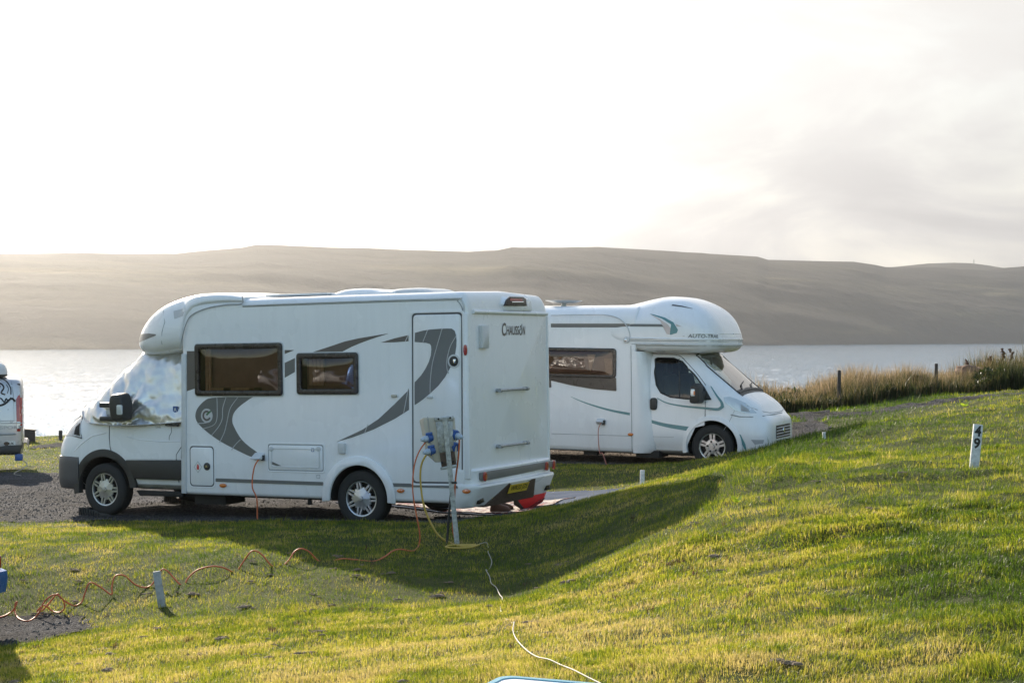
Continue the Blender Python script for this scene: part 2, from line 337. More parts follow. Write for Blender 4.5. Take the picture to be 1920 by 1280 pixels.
# ------------------------------------------------------------------ ground sheet
def spaced(a, b, step, lo, hi, g=1.12):
    mid = list(np.arange(a, b + 1e-6, step)); s, q = step, a; L_ = []
    while q > lo: s *= g; q -= s; L_.append(q)
    s, q = step, b; R_ = []
    while q < hi: s *= g; q += s; R_.append(q)
    return np.array(L_[::-1] + mid + R_)
def ground_material():
    m, nt, b = nodes('lawn_soil'); L = nt.links.new; tc = N(nt, 'ShaderNodeTexCoord')
    n1 = N(nt, 'ShaderNodeTexNoise', Scale=.45, Detail=5.0); n2 = N(nt, 'ShaderNodeTexNoise', Scale=9.0, Detail=8.0, Roughness=.75); n3 = N(nt, 'ShaderNodeTexNoise', Scale=70.0, Detail=3.0)
    for q in (n1, n2, n3): L(tc.outputs['Object'], q.inputs['Vector'])
    c1 = ramp(nt, n1.outputs[0], [(.35, (.055, .075, .018)), (.65, (.085, .085, .028))]); c2 = ramp(nt, n2.outputs[0], [(.35, (.035, .05, .014)), (.6, (.09, .10, .03)), (.8, (.15, .12, .06))])
    mx = N(nt, 'ShaderNodeMix', data_type='RGBA'); mx.inputs['Factor'].default_value = .6; L(c1, mx.inputs['A']); L(c2, mx.inputs['B']); L(mx.outputs['Result'], b.inputs['Base Color'])
    b.inputs['Roughness'].default_value = .95; b.inputs['Specular IOR Level'].default_value = .15
    ad = N(nt, 'ShaderNodeMath', operation='ADD'); L(n2.outputs[0], ad.inputs[0]); L(n3.outputs[0], ad.inputs[1])
    bp = N(nt, 'ShaderNodeBump', Strength=.9, Distance=.04); L(ad.outputs[0], bp.inputs['Height']); L(bp.outputs[0], b.inputs['Normal']); return m
xs = spaced(-15, 18, .2, -420, 420); ys = spaced(4, 50, .2, -420, 50.1)
ys = np.r_[ys, np.arange(50.6, 66, .6), [70, 80, 110]]
gx, gy = np.meshgrid(xs, ys); gz = H(gx, gy)
_g = MB().grid(np.dstack([gx, gy, gz])).build('ground', ground_material(), smooth=180, fix=False); tag(_g, kind='structure')
# ------------------------------------------------------------------ gravel sheets
def gravel_material(name, ca, cb, cc, sc=55):
    m, nt, b = nodes(name); L = nt.links.new; tc = N(nt, 'ShaderNodeTexCoord')
    v = N(nt, 'ShaderNodeTexVoronoi', Scale=sc); n1 = N(nt, 'ShaderNodeTexNoise', Scale=1.2, Detail=6.0); n2 = N(nt, 'ShaderNodeTexNoise', Scale=28.0, Detail=4.0)
    for q in (v, n1, n2): L(tc.outputs['Object'], q.inputs['Vector'])
    sp = N(nt, 'ShaderNodeSeparateColor'); L(v.outputs['Color'], sp.inputs[0])
    c1 = ramp(nt, sp.outputs[0], [(0, ca), (.5, cb), (1, cc)]); c2 = ramp(nt, n1.outputs[0], [(.35, (.6, .58, .55)), (.65, (1.0, 1.0, 1.0))])
    mx = N(nt, 'ShaderNodeMix', data_type='RGBA', blend_type='MULTIPLY'); mx.inputs['Factor'].default_value = 1; L(c1, mx.inputs['A']); L(c2, mx.inputs['B']); L(mx.outputs['Result'], b.inputs['Base Color'])
    b.inputs['Roughness'].default_value = .95; b.inputs['Specular IOR Level'].default_value = .04
    su = N(nt, 'ShaderNodeMath', operation='SUBTRACT'); L(n2.outputs[0], su.inputs[0]); L(v.outputs['Distance'], su.inputs[1])
    bp = N(nt, 'ShaderNodeBump', Strength=1, Distance=.035); L(su.outputs[0], bp.inputs['Height']); L(bp.outputs[0], b.inputs['Normal']); return m
mGrav = gravel_material('grey_gravel', (.040, .041, .046), (.085, .084, .090), (.19, .187, .19)); mGravB = gravel_material('brown_gravel', (.07, .055, .045), (.15, .125, .10), (.30, .26, .22))
pebv = MB()
for nm, poly in PADS.items():
    st = .09 if nm != 'gravel_pitch' else .12
    P2 = np.array(poly); x0, y0 = P2.min(0) - .3; x1, y1 = P2.max(0) + .3
    ax, ay = np.arange(x0, x1, st), np.arange(y0, y1, st); X, Y = np.meshgrid(ax, ay)
    jx = X + (fbm(X * 2, Y * 2, 31, 2) - .5) * .22; jy = Y + (fbm(X * 2, Y * 2, 41, 2) - .5) * .3; ins = inpoly(jx, jy, poly)
    Zg = H(X, Y) + .012 + (fbm(X * 6, Y * 6, 5, 3) - .5) * .02
    idx = -np.ones(X.shape, int); cell = ins[:-1, :-1] | ins[1:, :-1] | ins[:-1, 1:] | ins[1:, 1:]
    vv, ff = [], []
    for i, j in zip(*np.nonzero(cell)):
        q = []
        for a, b in ((i, j), (i, j + 1), (i + 1, j + 1), (i + 1, j)):
            if idx[a, b] < 0: idx[a, b] = len(vv); vv.append((X[a, b], Y[a, b], Zg[a, b]))
            q.append(idx[a, b])
        ff.append(tuple(q))
    tag(MB().add(vv, ff).build(nm.split('.')[0], mGravB if nm.endswith('far') else mGrav, smooth=180, fix=False), kind='structure')
    # loose stones lying on top
    A_ = abs(sum(poly[k - 1][0] * poly[k][1] - poly[k][0] * poly[k - 1][1] for k in range(len(poly)))) / 2
    nst = int(min(A_ * 60, 7000)); sx = rng.uniform(x0, x1, nst * 3); sy = rng.uniform(y0, y1, nst * 3); ok = inpoly(sx, sy, poly) & (np.abs(sx) < .4 * sy + 1); sx, sy = sx[ok][:nst], sy[ok][:nst]
    sz = H(sx, sy) + .015 if len(sx) else sx
    for a, b, c in zip(sx, sy, sz):
        r = random.uniform(.008, .022); an = random.random() * 6.28; o_ = []
        for k in range(5):
            w = an + k * 1.2566; o_.append((a + r * math.cos(w) * random.uniform(.7, 1.2), b + r * math.sin(w) * random.uniform(.7, 1.2), c - .004))
        pebv.add(o_ + [(a + r * .2, b, c + r * random.uniform(.5, .9))], [(0, 1, 5), (1, 2, 5), (2, 3, 5), (3, 4, 5), (4, 0, 5)])
tag(pebv.build('gravel_stones', M('stone_chips', (.10, .095, .09), .95, var=.7, vs=40, spec=.05), smooth=0, fix=False), 'small loose grey stones scattered over the gravel pitches', 'gravel', kind='stuff')

# ================================================================== grass
def grass_material(name, stops, trans=.45, rough=.5, scale=.7):
    m, nt, b = nodes(name); L = nt.links.new; out = nt.nodes['Material Output']
    at_ = N(nt, 'ShaderNodeAttribute', attribute_name='tone'); col = ramp(nt, at_.outputs['Fac'], stops)
    L(col, b.inputs['Base Color']); b.inputs['Roughness'].default_value = rough; b.inputs['Specular IOR Level'].default_value = .35
    tl = N(nt, 'ShaderNodeBsdfTranslucent'); hs = N(nt, 'ShaderNodeHueSaturation', Saturation=1.1, Value=1.5); L(col, hs.inputs['Color']); L(hs.outputs[0], tl.inputs['Color'])
    mx = N(nt, 'ShaderNodeMixShader'); mx.inputs[0].default_value = trans; L(b.outputs[0], mx.inputs[1]); L(tl.outputs[0], mx.inputs[2]); L(mx.outputs[0], out.inputs[0]); return m
def blades(name, mat, X, Y, Z, h, w, tone, lean=.5, five=None, bend=.5, ang=None, la=None):
    n = len(X); ang = rng.uniform(0, 2 * np.pi, n) if ang is None else ang; la = rng.uniform(0, 2 * np.pi, n) if la is None else la; ln = np.abs(rng.normal(0, lean, n)) + .05
    c, s = np.cos(ang) * w / 2, np.sin(ang) * w / 2
    dx, dy = np.cos(la) * np.sin(np.minimum(ln, 1.4)), np.sin(la) * np.sin(np.minimum(ln, 1.4)); dz = np.cos(np.minimum(ln, 1.4))
    b0 = np.c_[X - c, Y - s, Z - .012]; b1 = np.c_[X + c, Y + s, Z - .012]
    mid = np.c_[X + dx * h * .45 * (1 - bend), Y + dy * h * .45 * (1 - bend), Z + h * .55 * (dz * .5 + .5)]; tip = np.c_[X + dx * h, Y + dy * h, Z + h * dz]
    m0 = mid - np.c_[c, s, 0 * c] * .8; m1 = mid + np.c_[c, s, 0 * c] * .8
    five = np.ones(n, bool) if five is None else five
    A5 = np.stack([b0, b1, m1, m0, tip], 1)[five]; A3 = np.stack([b0, b1, tip], 1)[~five]
    n5, n3 = len(A5), len(A3); V = np.r_[A5.reshape(-1, 3), A3.reshape(-1, 3)]
    i5 = np.arange(n5)[:, None] * 5; q = (i5 + [0, 1, 2, 3]).ravel(); t = (i5 + [3, 2, 4]).ravel(); t3 = (np.arange(n3)[:, None] * 3 + n5 * 5 + [0, 1, 2]).ravel()
    me = bpy.data.meshes.new(name); me.vertices.add(len(V)); me.vertices.foreach_set('co', V.ravel().astype(np.float32))
    lo = np.r_[q, t, t3]; me.loops.add(len(lo)); me.loops.foreach_set('vertex_index', lo.astype(np.int32))
    st = np.r_[np.arange(n5) * 4, n5 * 4 + np.arange(n5 + n3) * 3]; me.polygons.add(len(st)); me.polygons.foreach_set('loop_start', st.astype(np.int32))
    a = me.attributes.new('tone', 'FLOAT', 'POINT'); a.data.foreach_set('value', np.r_[np.repeat(tone[five], 5), np.repeat(tone[~five], 3)].astype(np.float32))
    me.materials.append(mat); me.update(calc_edges=True); me.polygons.foreach_set('use_smooth', [True] * len(me.polygons)); return link(name, me)
def scatter(n, y0, y1, k=.38, mar=1.5):
    Y = np.sqrt(rng.uniform(y0 * y0, y1 * y1, n)); X = rng.uniform(-1, 1, n) * (k * Y + mar); return X, Y
def bankzone(X, Y):                            # the steep, less often mown face between the lawn and the crest
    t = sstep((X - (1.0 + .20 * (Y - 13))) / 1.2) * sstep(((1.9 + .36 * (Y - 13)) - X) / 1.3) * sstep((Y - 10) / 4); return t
def lawn():
    XX, YY = [], []
    for n, a, b in ((270000, 5.0, 9), (290000, 9, 14), (250000, 14, 20), (190000, 20, 30), (120000, 30, 50)):
        x, y = scatter(n, a, b); XX.append(x); YY.append(y)
    X, Y = np.concatenate(XX), np.concatenate(YY); ok = ~gravel_mask(X, Y); X, Y = X[ok], Y[ok]
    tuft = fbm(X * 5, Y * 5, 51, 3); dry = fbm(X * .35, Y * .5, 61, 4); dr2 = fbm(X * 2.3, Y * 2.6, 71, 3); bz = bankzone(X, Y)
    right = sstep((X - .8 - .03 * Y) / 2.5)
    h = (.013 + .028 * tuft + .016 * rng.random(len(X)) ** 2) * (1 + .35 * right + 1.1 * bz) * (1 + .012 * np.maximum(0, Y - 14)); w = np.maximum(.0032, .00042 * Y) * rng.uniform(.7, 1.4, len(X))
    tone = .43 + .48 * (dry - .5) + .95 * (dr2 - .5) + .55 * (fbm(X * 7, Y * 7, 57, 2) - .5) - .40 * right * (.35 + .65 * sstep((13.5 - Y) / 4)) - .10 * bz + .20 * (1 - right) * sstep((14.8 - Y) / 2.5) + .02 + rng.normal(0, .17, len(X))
    clod = fbm(X * 6.5, Y * 7.5, 81, 2) + .10 * (fbm(X * 1.1, Y * 1.1, 83, 2) - .5); cm = (clod > .87) & (X < 2.2); tone = np.where(cm, rng.uniform(.93, 1.05, len(X)), np.clip(tone, 0, .86)); h = np.where(cm, h * 1.5, h)
    tall = (fbm(X * 1.9, Y * 1.9, 151, 3) > .60 - .05 * right) & (rng.random(len(X)) < .07); h = np.where(tall, h * rng.uniform(1.6, 2.5, len(X)), h); tone = np.where(tall & ~cm, tone - .10, tone)
    for px_, py_, z_ in ((1826, 878, 16.0), (304, 1138, 14.65), (858, 1022, 17.2), (1204, 914, 22.5)): d_ = np.hypot(X - (px_ - 960) / F * z_, Y - z_); h = np.where(d_ < .16, h * 2.0, h)
    crest_shade = bz * sstep((Y - 16.3) / 1.5); tone = np.where(cm, tone, np.clip(tone - .30 * crest_shade, 0, .86)); h = h * (1 + .1 * crest_shade)  # shadow below the crest put into the grass tone; blades slightly longer there
    Z = H(X, Y)
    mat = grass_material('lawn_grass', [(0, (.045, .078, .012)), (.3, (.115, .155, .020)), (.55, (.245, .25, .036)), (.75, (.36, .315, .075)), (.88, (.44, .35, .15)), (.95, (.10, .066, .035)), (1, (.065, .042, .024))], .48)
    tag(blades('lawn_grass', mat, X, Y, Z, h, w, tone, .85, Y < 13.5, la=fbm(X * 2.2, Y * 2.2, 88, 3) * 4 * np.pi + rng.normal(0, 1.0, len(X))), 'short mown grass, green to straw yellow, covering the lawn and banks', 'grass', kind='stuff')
lawn()
# tall seeding grass and weeds along the shore fence
def hedge():
    mat = grass_material('tall_grass', [(0, (.016, .024, .008)), (.3, (.035, .045, .014)), (.55, (.10, .085, .036)), (.8, (.24, .18, .105)), (1, (.36, .275, .19))], .35)
    n = 60000; u = rng.random(n); px = 1330 + u * 760
    Yc = np.interp(px, [1330, 1500, 1700, 1900, 2100], [41.5, 42.5, 45.5, 48.5, 51]); Y = Yc + rng.normal(0, 1.1, n).clip(-2.0, 3); X = (px - 960) / F * Yc
    cl = fbm(X * .9, Y * .5, 91, 3); rise = sstep((px - 1760) / 120)
    h = (.16 + .78 * cl) * (1 - .25 * (Y < Yc - .8)) * (1 + .55 * rise) * rng.uniform(.5, 1.1, n); seed = rng.random(n) < .32
    h = np.where(seed, h * 1.25 + .12, h); tone = np.where(seed, rng.uniform(.62, 1, n), rng.uniform(.0, .6, n) + .35 * (fbm(X * .5, Y * .3, 95, 3) - .5)) - .22 * rise - .25 * (Y < Yc - .7)
    w = np.where(seed, .016, .022) * rng.uniform(.6, 1.3, n)
    tag(blades('tall_grass', mat, X, Y, H(X, Y), h, w, np.clip(tone, 0, 1), .22, np.ones(n, bool)), 'tall straw coloured seeding grass and weeds along the shore fence', 'tall grass', kind='stuff')
hedge()
def brambles():
    n = 42000; px = 1330 + rng.random(n) * 760; Yc = np.interp(px, [1330, 1500, 1700, 1900, 2100], [41.5, 42.5, 45.5, 48.5, 51]); Y = Yc + rng.normal(-.6, .7, n).clip(-1.9, 1.5); X = (px - 960) / F * Yc
    cl = fbm(X * .8, Y * .6, 191, 3); rise = sstep((px - 1740) / 120); keep = rng.random(n) < sstep((cl + .25 * rise - .36) / .25); X, Y, cl, rise = X[keep], Y[keep], cl[keep], rise[keep]; n = len(X)
    top = (.10 + .75 * (cl - .25).clip(0)) * (1 + .6 * rise); zz = rng.random(n) ** .7 * top
    mat = grass_material('bramble_leaves', [(0, (.012, .020, .006)), (.5, (.030, .042, .012)), (1, (.075, .075, .022))], .3)
    tag(blades('undergrowth', mat, X, Y, H(X, Y) + zz, rng.uniform(.05, .12, n), rng.uniform(.03, .07, n), np.clip(rng.normal(.4, .3, n), 0, 1), 1.0, np.ones(n, bool)), 'dark low undergrowth at the foot of the tall grass', 'undergrowth', kind='stuff')
brambles()
def clippings():
    mb = MB(); k = 0
    while k < 120:
        Y = math.sqrt(rng.uniform(7.5 ** 2, 16.5 ** 2)); X = rng.uniform(-1, .12 if rng.random() < .8 else .8) * .36 * Y
        if gravel_mask(np.array([X]), np.array([Y]))[0]: continue
        k += 1; s = rng.uniform(.016, .048); z = h1(X, Y) + .012; a = rng.uniform(0, 3.14); n = 9
        for q in range(int(rng.integers(2, 5))):
            ox, oy = rng.normal(0, s * .7, 2); r = s * rng.uniform(.4, .8); ring = []
            for j in range(n): w = 2 * math.pi * j / n; rr = r * rng.uniform(.7, 1.25); ring.append((X + ox + rr * 1.5 * math.cos(w), Y + oy + rr * .8 * math.sin(w), z))
            mid = [(X + ox + (x - X - ox) * .62, Y + oy + (y - Y - oy) * .62, z + r * rng.uniform(.25, .5)) for x, y, _ in ring]
            mb.add(ring + mid + [(X + ox, Y + oy, z + r * .52)], [(j, (j + 1) % n, n + (j + 1) % n, n + j) for j in range(n)] + [(n + j, n + (j + 1) % n, 2 * n) for j in range(n)])
    tag(mb.build('mown_clippings', M('dead_clippings', (.19, .135, .09), .95, var=.5, vs=60, bump=1, bs=90), smooth=0, fix=False), 'small brown clods and dead clippings scattered on the foreground lawn', 'clippings', kind='stuff')
clippings()

# ================================================================== sea, far shore, sky, air
SEA = -7.6
def water_material():
    m, nt, b = nodes('sea_water'); L = nt.links.new; tc = N(nt, 'ShaderNodeTexCoord')
    b.inputs['Base Color'].default_value = (.06, .17, .28, 1); b.inputs['Roughness'].default_value = .08; b.inputs['IOR'].default_value = 1.333; b.inputs['Specular IOR Level'].default_value = .36
    hs = []
    for sc, rot, st in ((.16, 20, 1.0), (.55, -15, .55), (1.9, 10, .26)):
        mp = N(nt, 'ShaderNodeMapping', Scale=(sc * .45, sc, 1), Rotation=(0, 0, R(rot))); L(tc.outputs['Object'], mp.inputs[0])
        n = N(nt, 'ShaderNodeTexNoise', Scale=1.0, Detail=3.0, Roughness=.55); L(mp.outputs[0], n.inputs['Vector'])
        mu = N(nt, 'ShaderNodeMath', operation='MULTIPLY'); mu.inputs[1].default_value = st; L(n.outputs[0], mu.inputs[0]); hs.append(mu)
    a = N(nt, 'ShaderNodeMath', operation='ADD'); L(hs[0].outputs[0], a.inputs[0]); L(hs[1].outputs[0], a.inputs[1])
    a2 = N(nt, 'ShaderNodeMath', operation='ADD'); L(a.outputs[0], a2.inputs[0]); L(hs[2].outputs[0], a2.inputs[1])
    bp = N(nt, 'ShaderNodeBump', Strength=1, Distance=.35); L(a2.outputs[0], bp.inputs['Height']); L(bp.outputs[0], b.inputs['Normal']); return m
wmat = water_material()
def sea():
    Y = [132.0]
    while Y[-1] < 1500: Y.append(Y[-1] + max(.55, Y[-1] ** 2 / 16000 * .6))
    Y = np.array(Y); t = np.linspace(-.46, .46, 960); gx, gy = t[None, :] * Y[:, None], np.repeat(Y[:, None], 960, 1)
    def crest(a, b, s, o=3): return 1 - np.abs(2 * fbm(a, b, s, o) - 1)
    ca, sa = math.cos(R(18)), math.sin(R(18)); u, v = gx * ca + gy * sa, -gx * sa + gy * ca
    z = .5 * (crest(u / 6.0, v / 2.6, 101) - .6) + .34 * (crest(u / 2.4, v / 1.15, 111) - .6) + .4 * (fbm(u / 22, v / 14, 121, 2) - .5)
    z *= np.minimum(1, (1500 - gy) / 300).clip(0, 1) * np.minimum(1, (gy - 131) / 6) * np.minimum(1, (.46 - np.abs(t))[None, :] / .02)
    mb = MB().grid(np.dstack([gx, gy, SEA + z]))
    Ye = Y[-1]; mb.grid([[(x, y, SEA) for x in (-.46 * Ye, .46 * Ye)] for y in (Ye, 4800)])
    for sx in (-1, 1): mb.add([(sx * .46 * 132, 132, SEA), (sx * .46 * Ye, Ye, SEA), (sx * .46 * Ye, 4800, SEA), (sx * 5000, 4800, SEA), (sx * 5000, 132, SEA)], [(0, 1, 2, 3, 4)[::sx]])
    mb.add([(-5000, 46, SEA), (5000, 46, SEA), (5000, 132, SEA), (.46 * 132, 132, SEA), (-.46 * 132, 132, SEA), (-5000, 132, SEA)], [(0, 1, 2, 3, 4, 5)])
    tag(mb.build('sea', wmat, smooth=180, fix=False), kind='structure')
sea()
def hills():
    RID = [(-900, 470), (-300, 478), (0, 476), (120, 475), (330, 479), (380, 473), (455, 467), (480, 462), (560, 463), (700, 467), (880, 475), (930, 471), (960, 465), (1050, 466), (1120, 464), (1250, 471), (1420, 481), (1440, 487), (1520, 489), (1600, 491), (1640, 497), (1660, 501), (1740, 503), (1800, 505), (1850, 506), (1880, 503), (1920, 500), (2300, 490), (3000, 470)]
    rx, ry = np.array(RID, float).T
    pxs = np.arange(-1200, 3200, 4.0); a = (pxs - 960) / F
    Ys = (CZ - SEA) * F / np.clip(24.5 + (12.0 - 24.5) * pxs / 1920, 9.5, 30); Yr = Ys + 700 + 300 * fbm(pxs / 500, pxs * 0, 7)
    hr = CZ + (HZ - np.interp(pxs, rx, ry)) / F * Yr
    T = np.r_[np.linspace(-.03, 1, 110), np.linspace(1.02, 2.2, 30)]; rows = []
    for t in T:
        Y = Ys + (Yr - Ys) * t; X = a * Y
        if t <= 1:
            tt = max(t, 0); prof = (1 - (1 - tt) ** 1.75) * .93 + .07 * tt ** 3
            ter = .55 * (fbm(X / 420, Y / 260 + prof * 3, 23, 5) - .5) + .22 * (fbm(X / 90, Y / 70, 29, 4) - .5)
            z = SEA + (hr - SEA) * prof + hr * .30 * ter * math.sin(math.pi * min(1, tt)) ** .8
        else: z = hr - (hr * .35) * (t - 1) + 6 * (fbm(X / 200, Y / 200, 33) - .5)
        if t < 0: z = SEA - 2 + 0 * X
        rows.append(np.c_[X, Y, z])
    m, nt, b = nodes('moorland'); L = nt.links.new; tc = N(nt, 'ShaderNodeTexCoord'); mp = N(nt, 'ShaderNodeMapping', Scale=(.0012, .002, .02)); L(tc.outputs['Object'], mp.inputs[0])
    n1 = N(nt, 'ShaderNodeTexNoise', Scale=1.6, Detail=9.0, Roughness=.62); L(mp.outputs[0], n1.inputs['Vector']); n2 = N(nt, 'ShaderNodeTexNoise', Scale=.05, Detail=6.0, Roughness=.7); L(tc.outputs['Object'], n2.inputs['Vector'])
    c = ramp(nt, n1.outputs[0], [(.32, (.014, .013, .012)), (.50, (.026, .023, .018)), (.60, (.045, .039, .024)), (.72, (.11, .09, .045))]); mx = N(nt, 'ShaderNodeMix', data_type='RGBA', blend_type='MULTIPLY'); mx.inputs['Factor'].default_value = .6
    L(c, mx.inputs['A']); L(ramp(nt, n2.outputs[0], [(.3, (.5, .5, .5)), (.7, (1.3, 1.3, 1.3))]), mx.inputs['B']); L(mx.outputs['Result'], b.inputs['Base Color']); b.inputs['Roughness'].default_value = 1; b.inputs['Specular IOR Level'].default_value = .05
    bp = N(nt, 'ShaderNodeBump', Strength=.7, Distance=6.0); L(n2.outputs[0], bp.inputs['Height']); L(bp.outputs[0], b.inputs['Normal'])
    tag(MB().grid(rows).build('hills', m, smooth=180, fix=False), kind='structure')
    # a farther ridge seen over the right shoulder
    rows = []
    px2 = np.arange(1500, 2100, 5.0); top = np.interp(px2, [1500, 1640, 1700, 1740, 1790, 1820, 1850, 1880, 2100], [512, 506, 500, 496, 494.5, 495.5, 499, 504, 515])
    for t in np.linspace(-1, 1, 16):
        Y = 4000 + 500 * t + 0 * px2; z = (CZ + (HZ - top) / F * 4000) * (1 - .25 * t * t) if t < 0 else (CZ + (HZ - top) / F * 4000) * (1 - .6 * t * t); rows.append(np.c_[(px2 - 960) / F * Y, Y, z])
    tag(MB().grid(rows).build('distant_hill', m, smooth=180, fix=False), kind='structure')
    ms = MB(); b0 = at(1826, 497, 3985); ms.tube([b0 - [0, 0, 4], b0 + [0, 0, 15]], [.9, .5], 6); ms.box(b0 + [0, 0, 11], (2.6, .8, 1.2)); ms.box(b0 + [0, 0, 7], (2.0, .8, .8))
    tag(ms.build('radio_mast', mDark, smooth=0), 'tiny thin radio mast on the distant hill crest', 'mast')
hills()
SUN_AZ, SUN_EL = -25.0, 24.0
sd = Vector((math.sin(R(SUN_AZ)) * math.cos(R(SUN_EL)), math.cos(R(SUN_AZ)) * math.cos(R(SUN_EL)), math.sin(R(SUN_EL))))
sl = bpy.data.lights.new('sun', 'SUN'); sl.energy = 5.0; sl.angle = R(.5); sl.color = (1.0, .88, .72)
so = bpy.data.objects.new('sun', sl); COL.objects.link(so); so.location = sd * 50; so.rotation_euler = sd.to_track_quat('Z', 'Y').to_euler()
def world():
    w = bpy.data.worlds.new('World'); SC.world = w; w.use_nodes = True; nt = w.node_tree; L = nt.links.new; bg = nt.nodes['Background']
    sk = N(nt, 'ShaderNodeTexSky', sky_type='NISHITA', sun_disc=False, sun_elevation=R(SUN_EL), sun_rotation=R(SUN_AZ), air_density=1.5, dust_density=.9, ozone_density=2.0)
    tc = N(nt, 'ShaderNodeTexCoord'); sp = N(nt, 'ShaderNodeSeparateXYZ'); L(tc.outputs['Generated'], sp.inputs[0])
    dt = N(nt, 'ShaderNodeVectorMath', operation='DOT_PRODUCT'); L(tc.outputs['Generated'], dt.inputs[0]); dt.inputs[1].default_value = sd
    mp = N(nt, 'ShaderNodeMapping', Scale=(1, 1, 2.3), Location=(.82, .1, .2)); L(tc.outputs['Generated'], mp.inputs[0])
    n1 = N(nt, 'ShaderNodeTexNoise', Scale=6.5, Detail=10.0, Roughness=.55, Distortion=.5); L(mp.outputs[0], n1.inputs['Vector'])
    # cloud brightness falls away from the sun; thicker grey bases low over the hills
    g0 = N(nt, 'ShaderNodeMapRange', **{'From Min': -.2, 'From Max': 1.0}); L(dt.outputs['Value'], g0.inputs[0]); g1 = N(nt, 'ShaderNodeMath', operation='POWER'); L(g0.outputs[0], g1.inputs[0]); g1.inputs[1].default_value = 2.2
    gl = N(nt, 'ShaderNodeMapRange', **{'To Min': 1.7, 'To Max': 4.6}); L(g1.outputs[0], gl.inputs[0])
    low = N(nt, 'ShaderNodeMapRange', **{'From Min': .06, 'From Max': .155, 'To Min': 1.0, 'To Max': .10}); L(sp.outputs[2], low.inputs[0])
    rt = N(nt, 'ShaderNodeMapRange', **{'From Min': -.14, 'From Max': .16, 'To Min': .15, 'To Max': 1.0}); L(sp.outputs[0], rt.inputs[0])
    gr = ramp(nt, n1.outputs[0], [(.36, (0, 0, 0)), (.62, (1, 1, 1))])
    m1 = N(nt, 'ShaderNodeMath', operation='MULTIPLY'); L(low.outputs[0], m1.inputs[0]); L(rt.outputs[0], m1.inputs[1]); m2 = N(nt, 'ShaderNodeMath', operation='MULTIPLY'); L(m1.outputs[0], m2.inputs[0]); L(gr, m2.inputs[1])
    cc = N(nt, 'ShaderNodeMix', data_type='RGBA'); L(m2.outputs[0], cc.inputs['Factor']); cc.inputs['A'].default_value = (1, .98, .95, 1); cc.inputs['B'].default_value = (.52, .51, .53, 1)
    cb = N(nt, 'ShaderNodeVectorMath', operation='SCALE'); L(cc.outputs['Result'], cb.inputs[0]); L(gl.outputs[0], cb.inputs['Scale'])
    fr = N(nt, 'ShaderNodeMapRange', **{'From Min': -.5, 'From Max': .35, 'To Min': .04, 'To Max': .97}); L(sp.outputs[1], fr.inputs[0])
    nm = N(nt, 'ShaderNodeMapRange', **{'From Min': .3, 'From Max': .7, 'To Min': -.15, 'To Max': .15}); L(n1.outputs[0], nm.inputs[0])
    hi = N(nt, 'ShaderNodeMapRange', **{'From Min': .36, 'From Max': .85, 'To Min': 1.0, 'To Max': .12}); L(sp.outputs[2], hi.inputs[0]); fh = N(nt, 'ShaderNodeMath', operation='MULTIPLY'); L(fr.outputs[0], fh.inputs[0]); L(hi.outputs[0], fh.inputs[1])
    ad = N(nt, 'ShaderNodeMath', operation='ADD', use_clamp=True); L(fh.outputs[0], ad.inputs[0]); L(nm.outputs[0], ad.inputs[1])
    mx = N(nt, 'ShaderNodeMix', data_type='RGBA'); L(ad.outputs[0], mx.inputs['Factor']); L(sk.outputs[0], mx.inputs['A']); L(cb.outputs[0], mx.inputs['B'])
    L(mx.outputs['Result'], bg.inputs['Color']); bg.inputs['Strength'].default_value = .13
world()
def haze():
    m = bpy.data.materials.new('haze_air'); m.use_nodes = True; nt = m.node_tree; nt.nodes.remove(nt.nodes['Principled BSDF'])
    pv = N(nt, 'ShaderNodeVolumePrincipled'); pv.inputs['Density'].default_value = .00012; pv.inputs['Color'].default_value = (.93, .93, .94, 1); pv.inputs['Anisotropy'].default_value = .89
    nt.links.new(pv.outputs[0], nt.nodes['Material Output'].inputs['Volume'])
    x0, x1, y0, y1, z0, z1 = -5200, 5200, -430, 5000, -40, 330
    o = MB().box(((x0 + x1) / 2, (y0 + y1) / 2, (z0 + z1) / 2), (x1 - x0, y1 - y0, z1 - z0)).build('haze', m, smooth=0); tag(o, 'pale sunlit haze filling the air over the water', 'haze', kind='stuff')
haze()
cam = bpy.data.cameras.new('camera'); cam.sensor_width = 36; cam.lens = 36 * F / 1920; cam.shift_y = -(640 - HZ) / 1920; cam.clip_end = 20000; cam.clip_start = .1
co = bpy.data.objects.new('camera', cam); COL.objects.link(co); co.location = (0, 0, CZ); co.rotation_euler = (R(90), 0, 0); SC.camera = co
SC.view_settings.view_transform = 'Standard'; SC.view_settings.look = 'None'; SC.view_settings.exposure = 1.0; SC.view_settings.gamma = 1
SC.cycles.max_bounces = 8; SC.cycles.diffuse_bounces = 3; SC.cycles.glossy_bounces = 3; SC.cycles.transmission_bounces = 6; SC.cycles.transparent_max_bounces = 12; SC.cycles.volume_bounces = 1
SC.cycles.use_denoising = True; SC.cycles.sample_clamp_indirect = 6
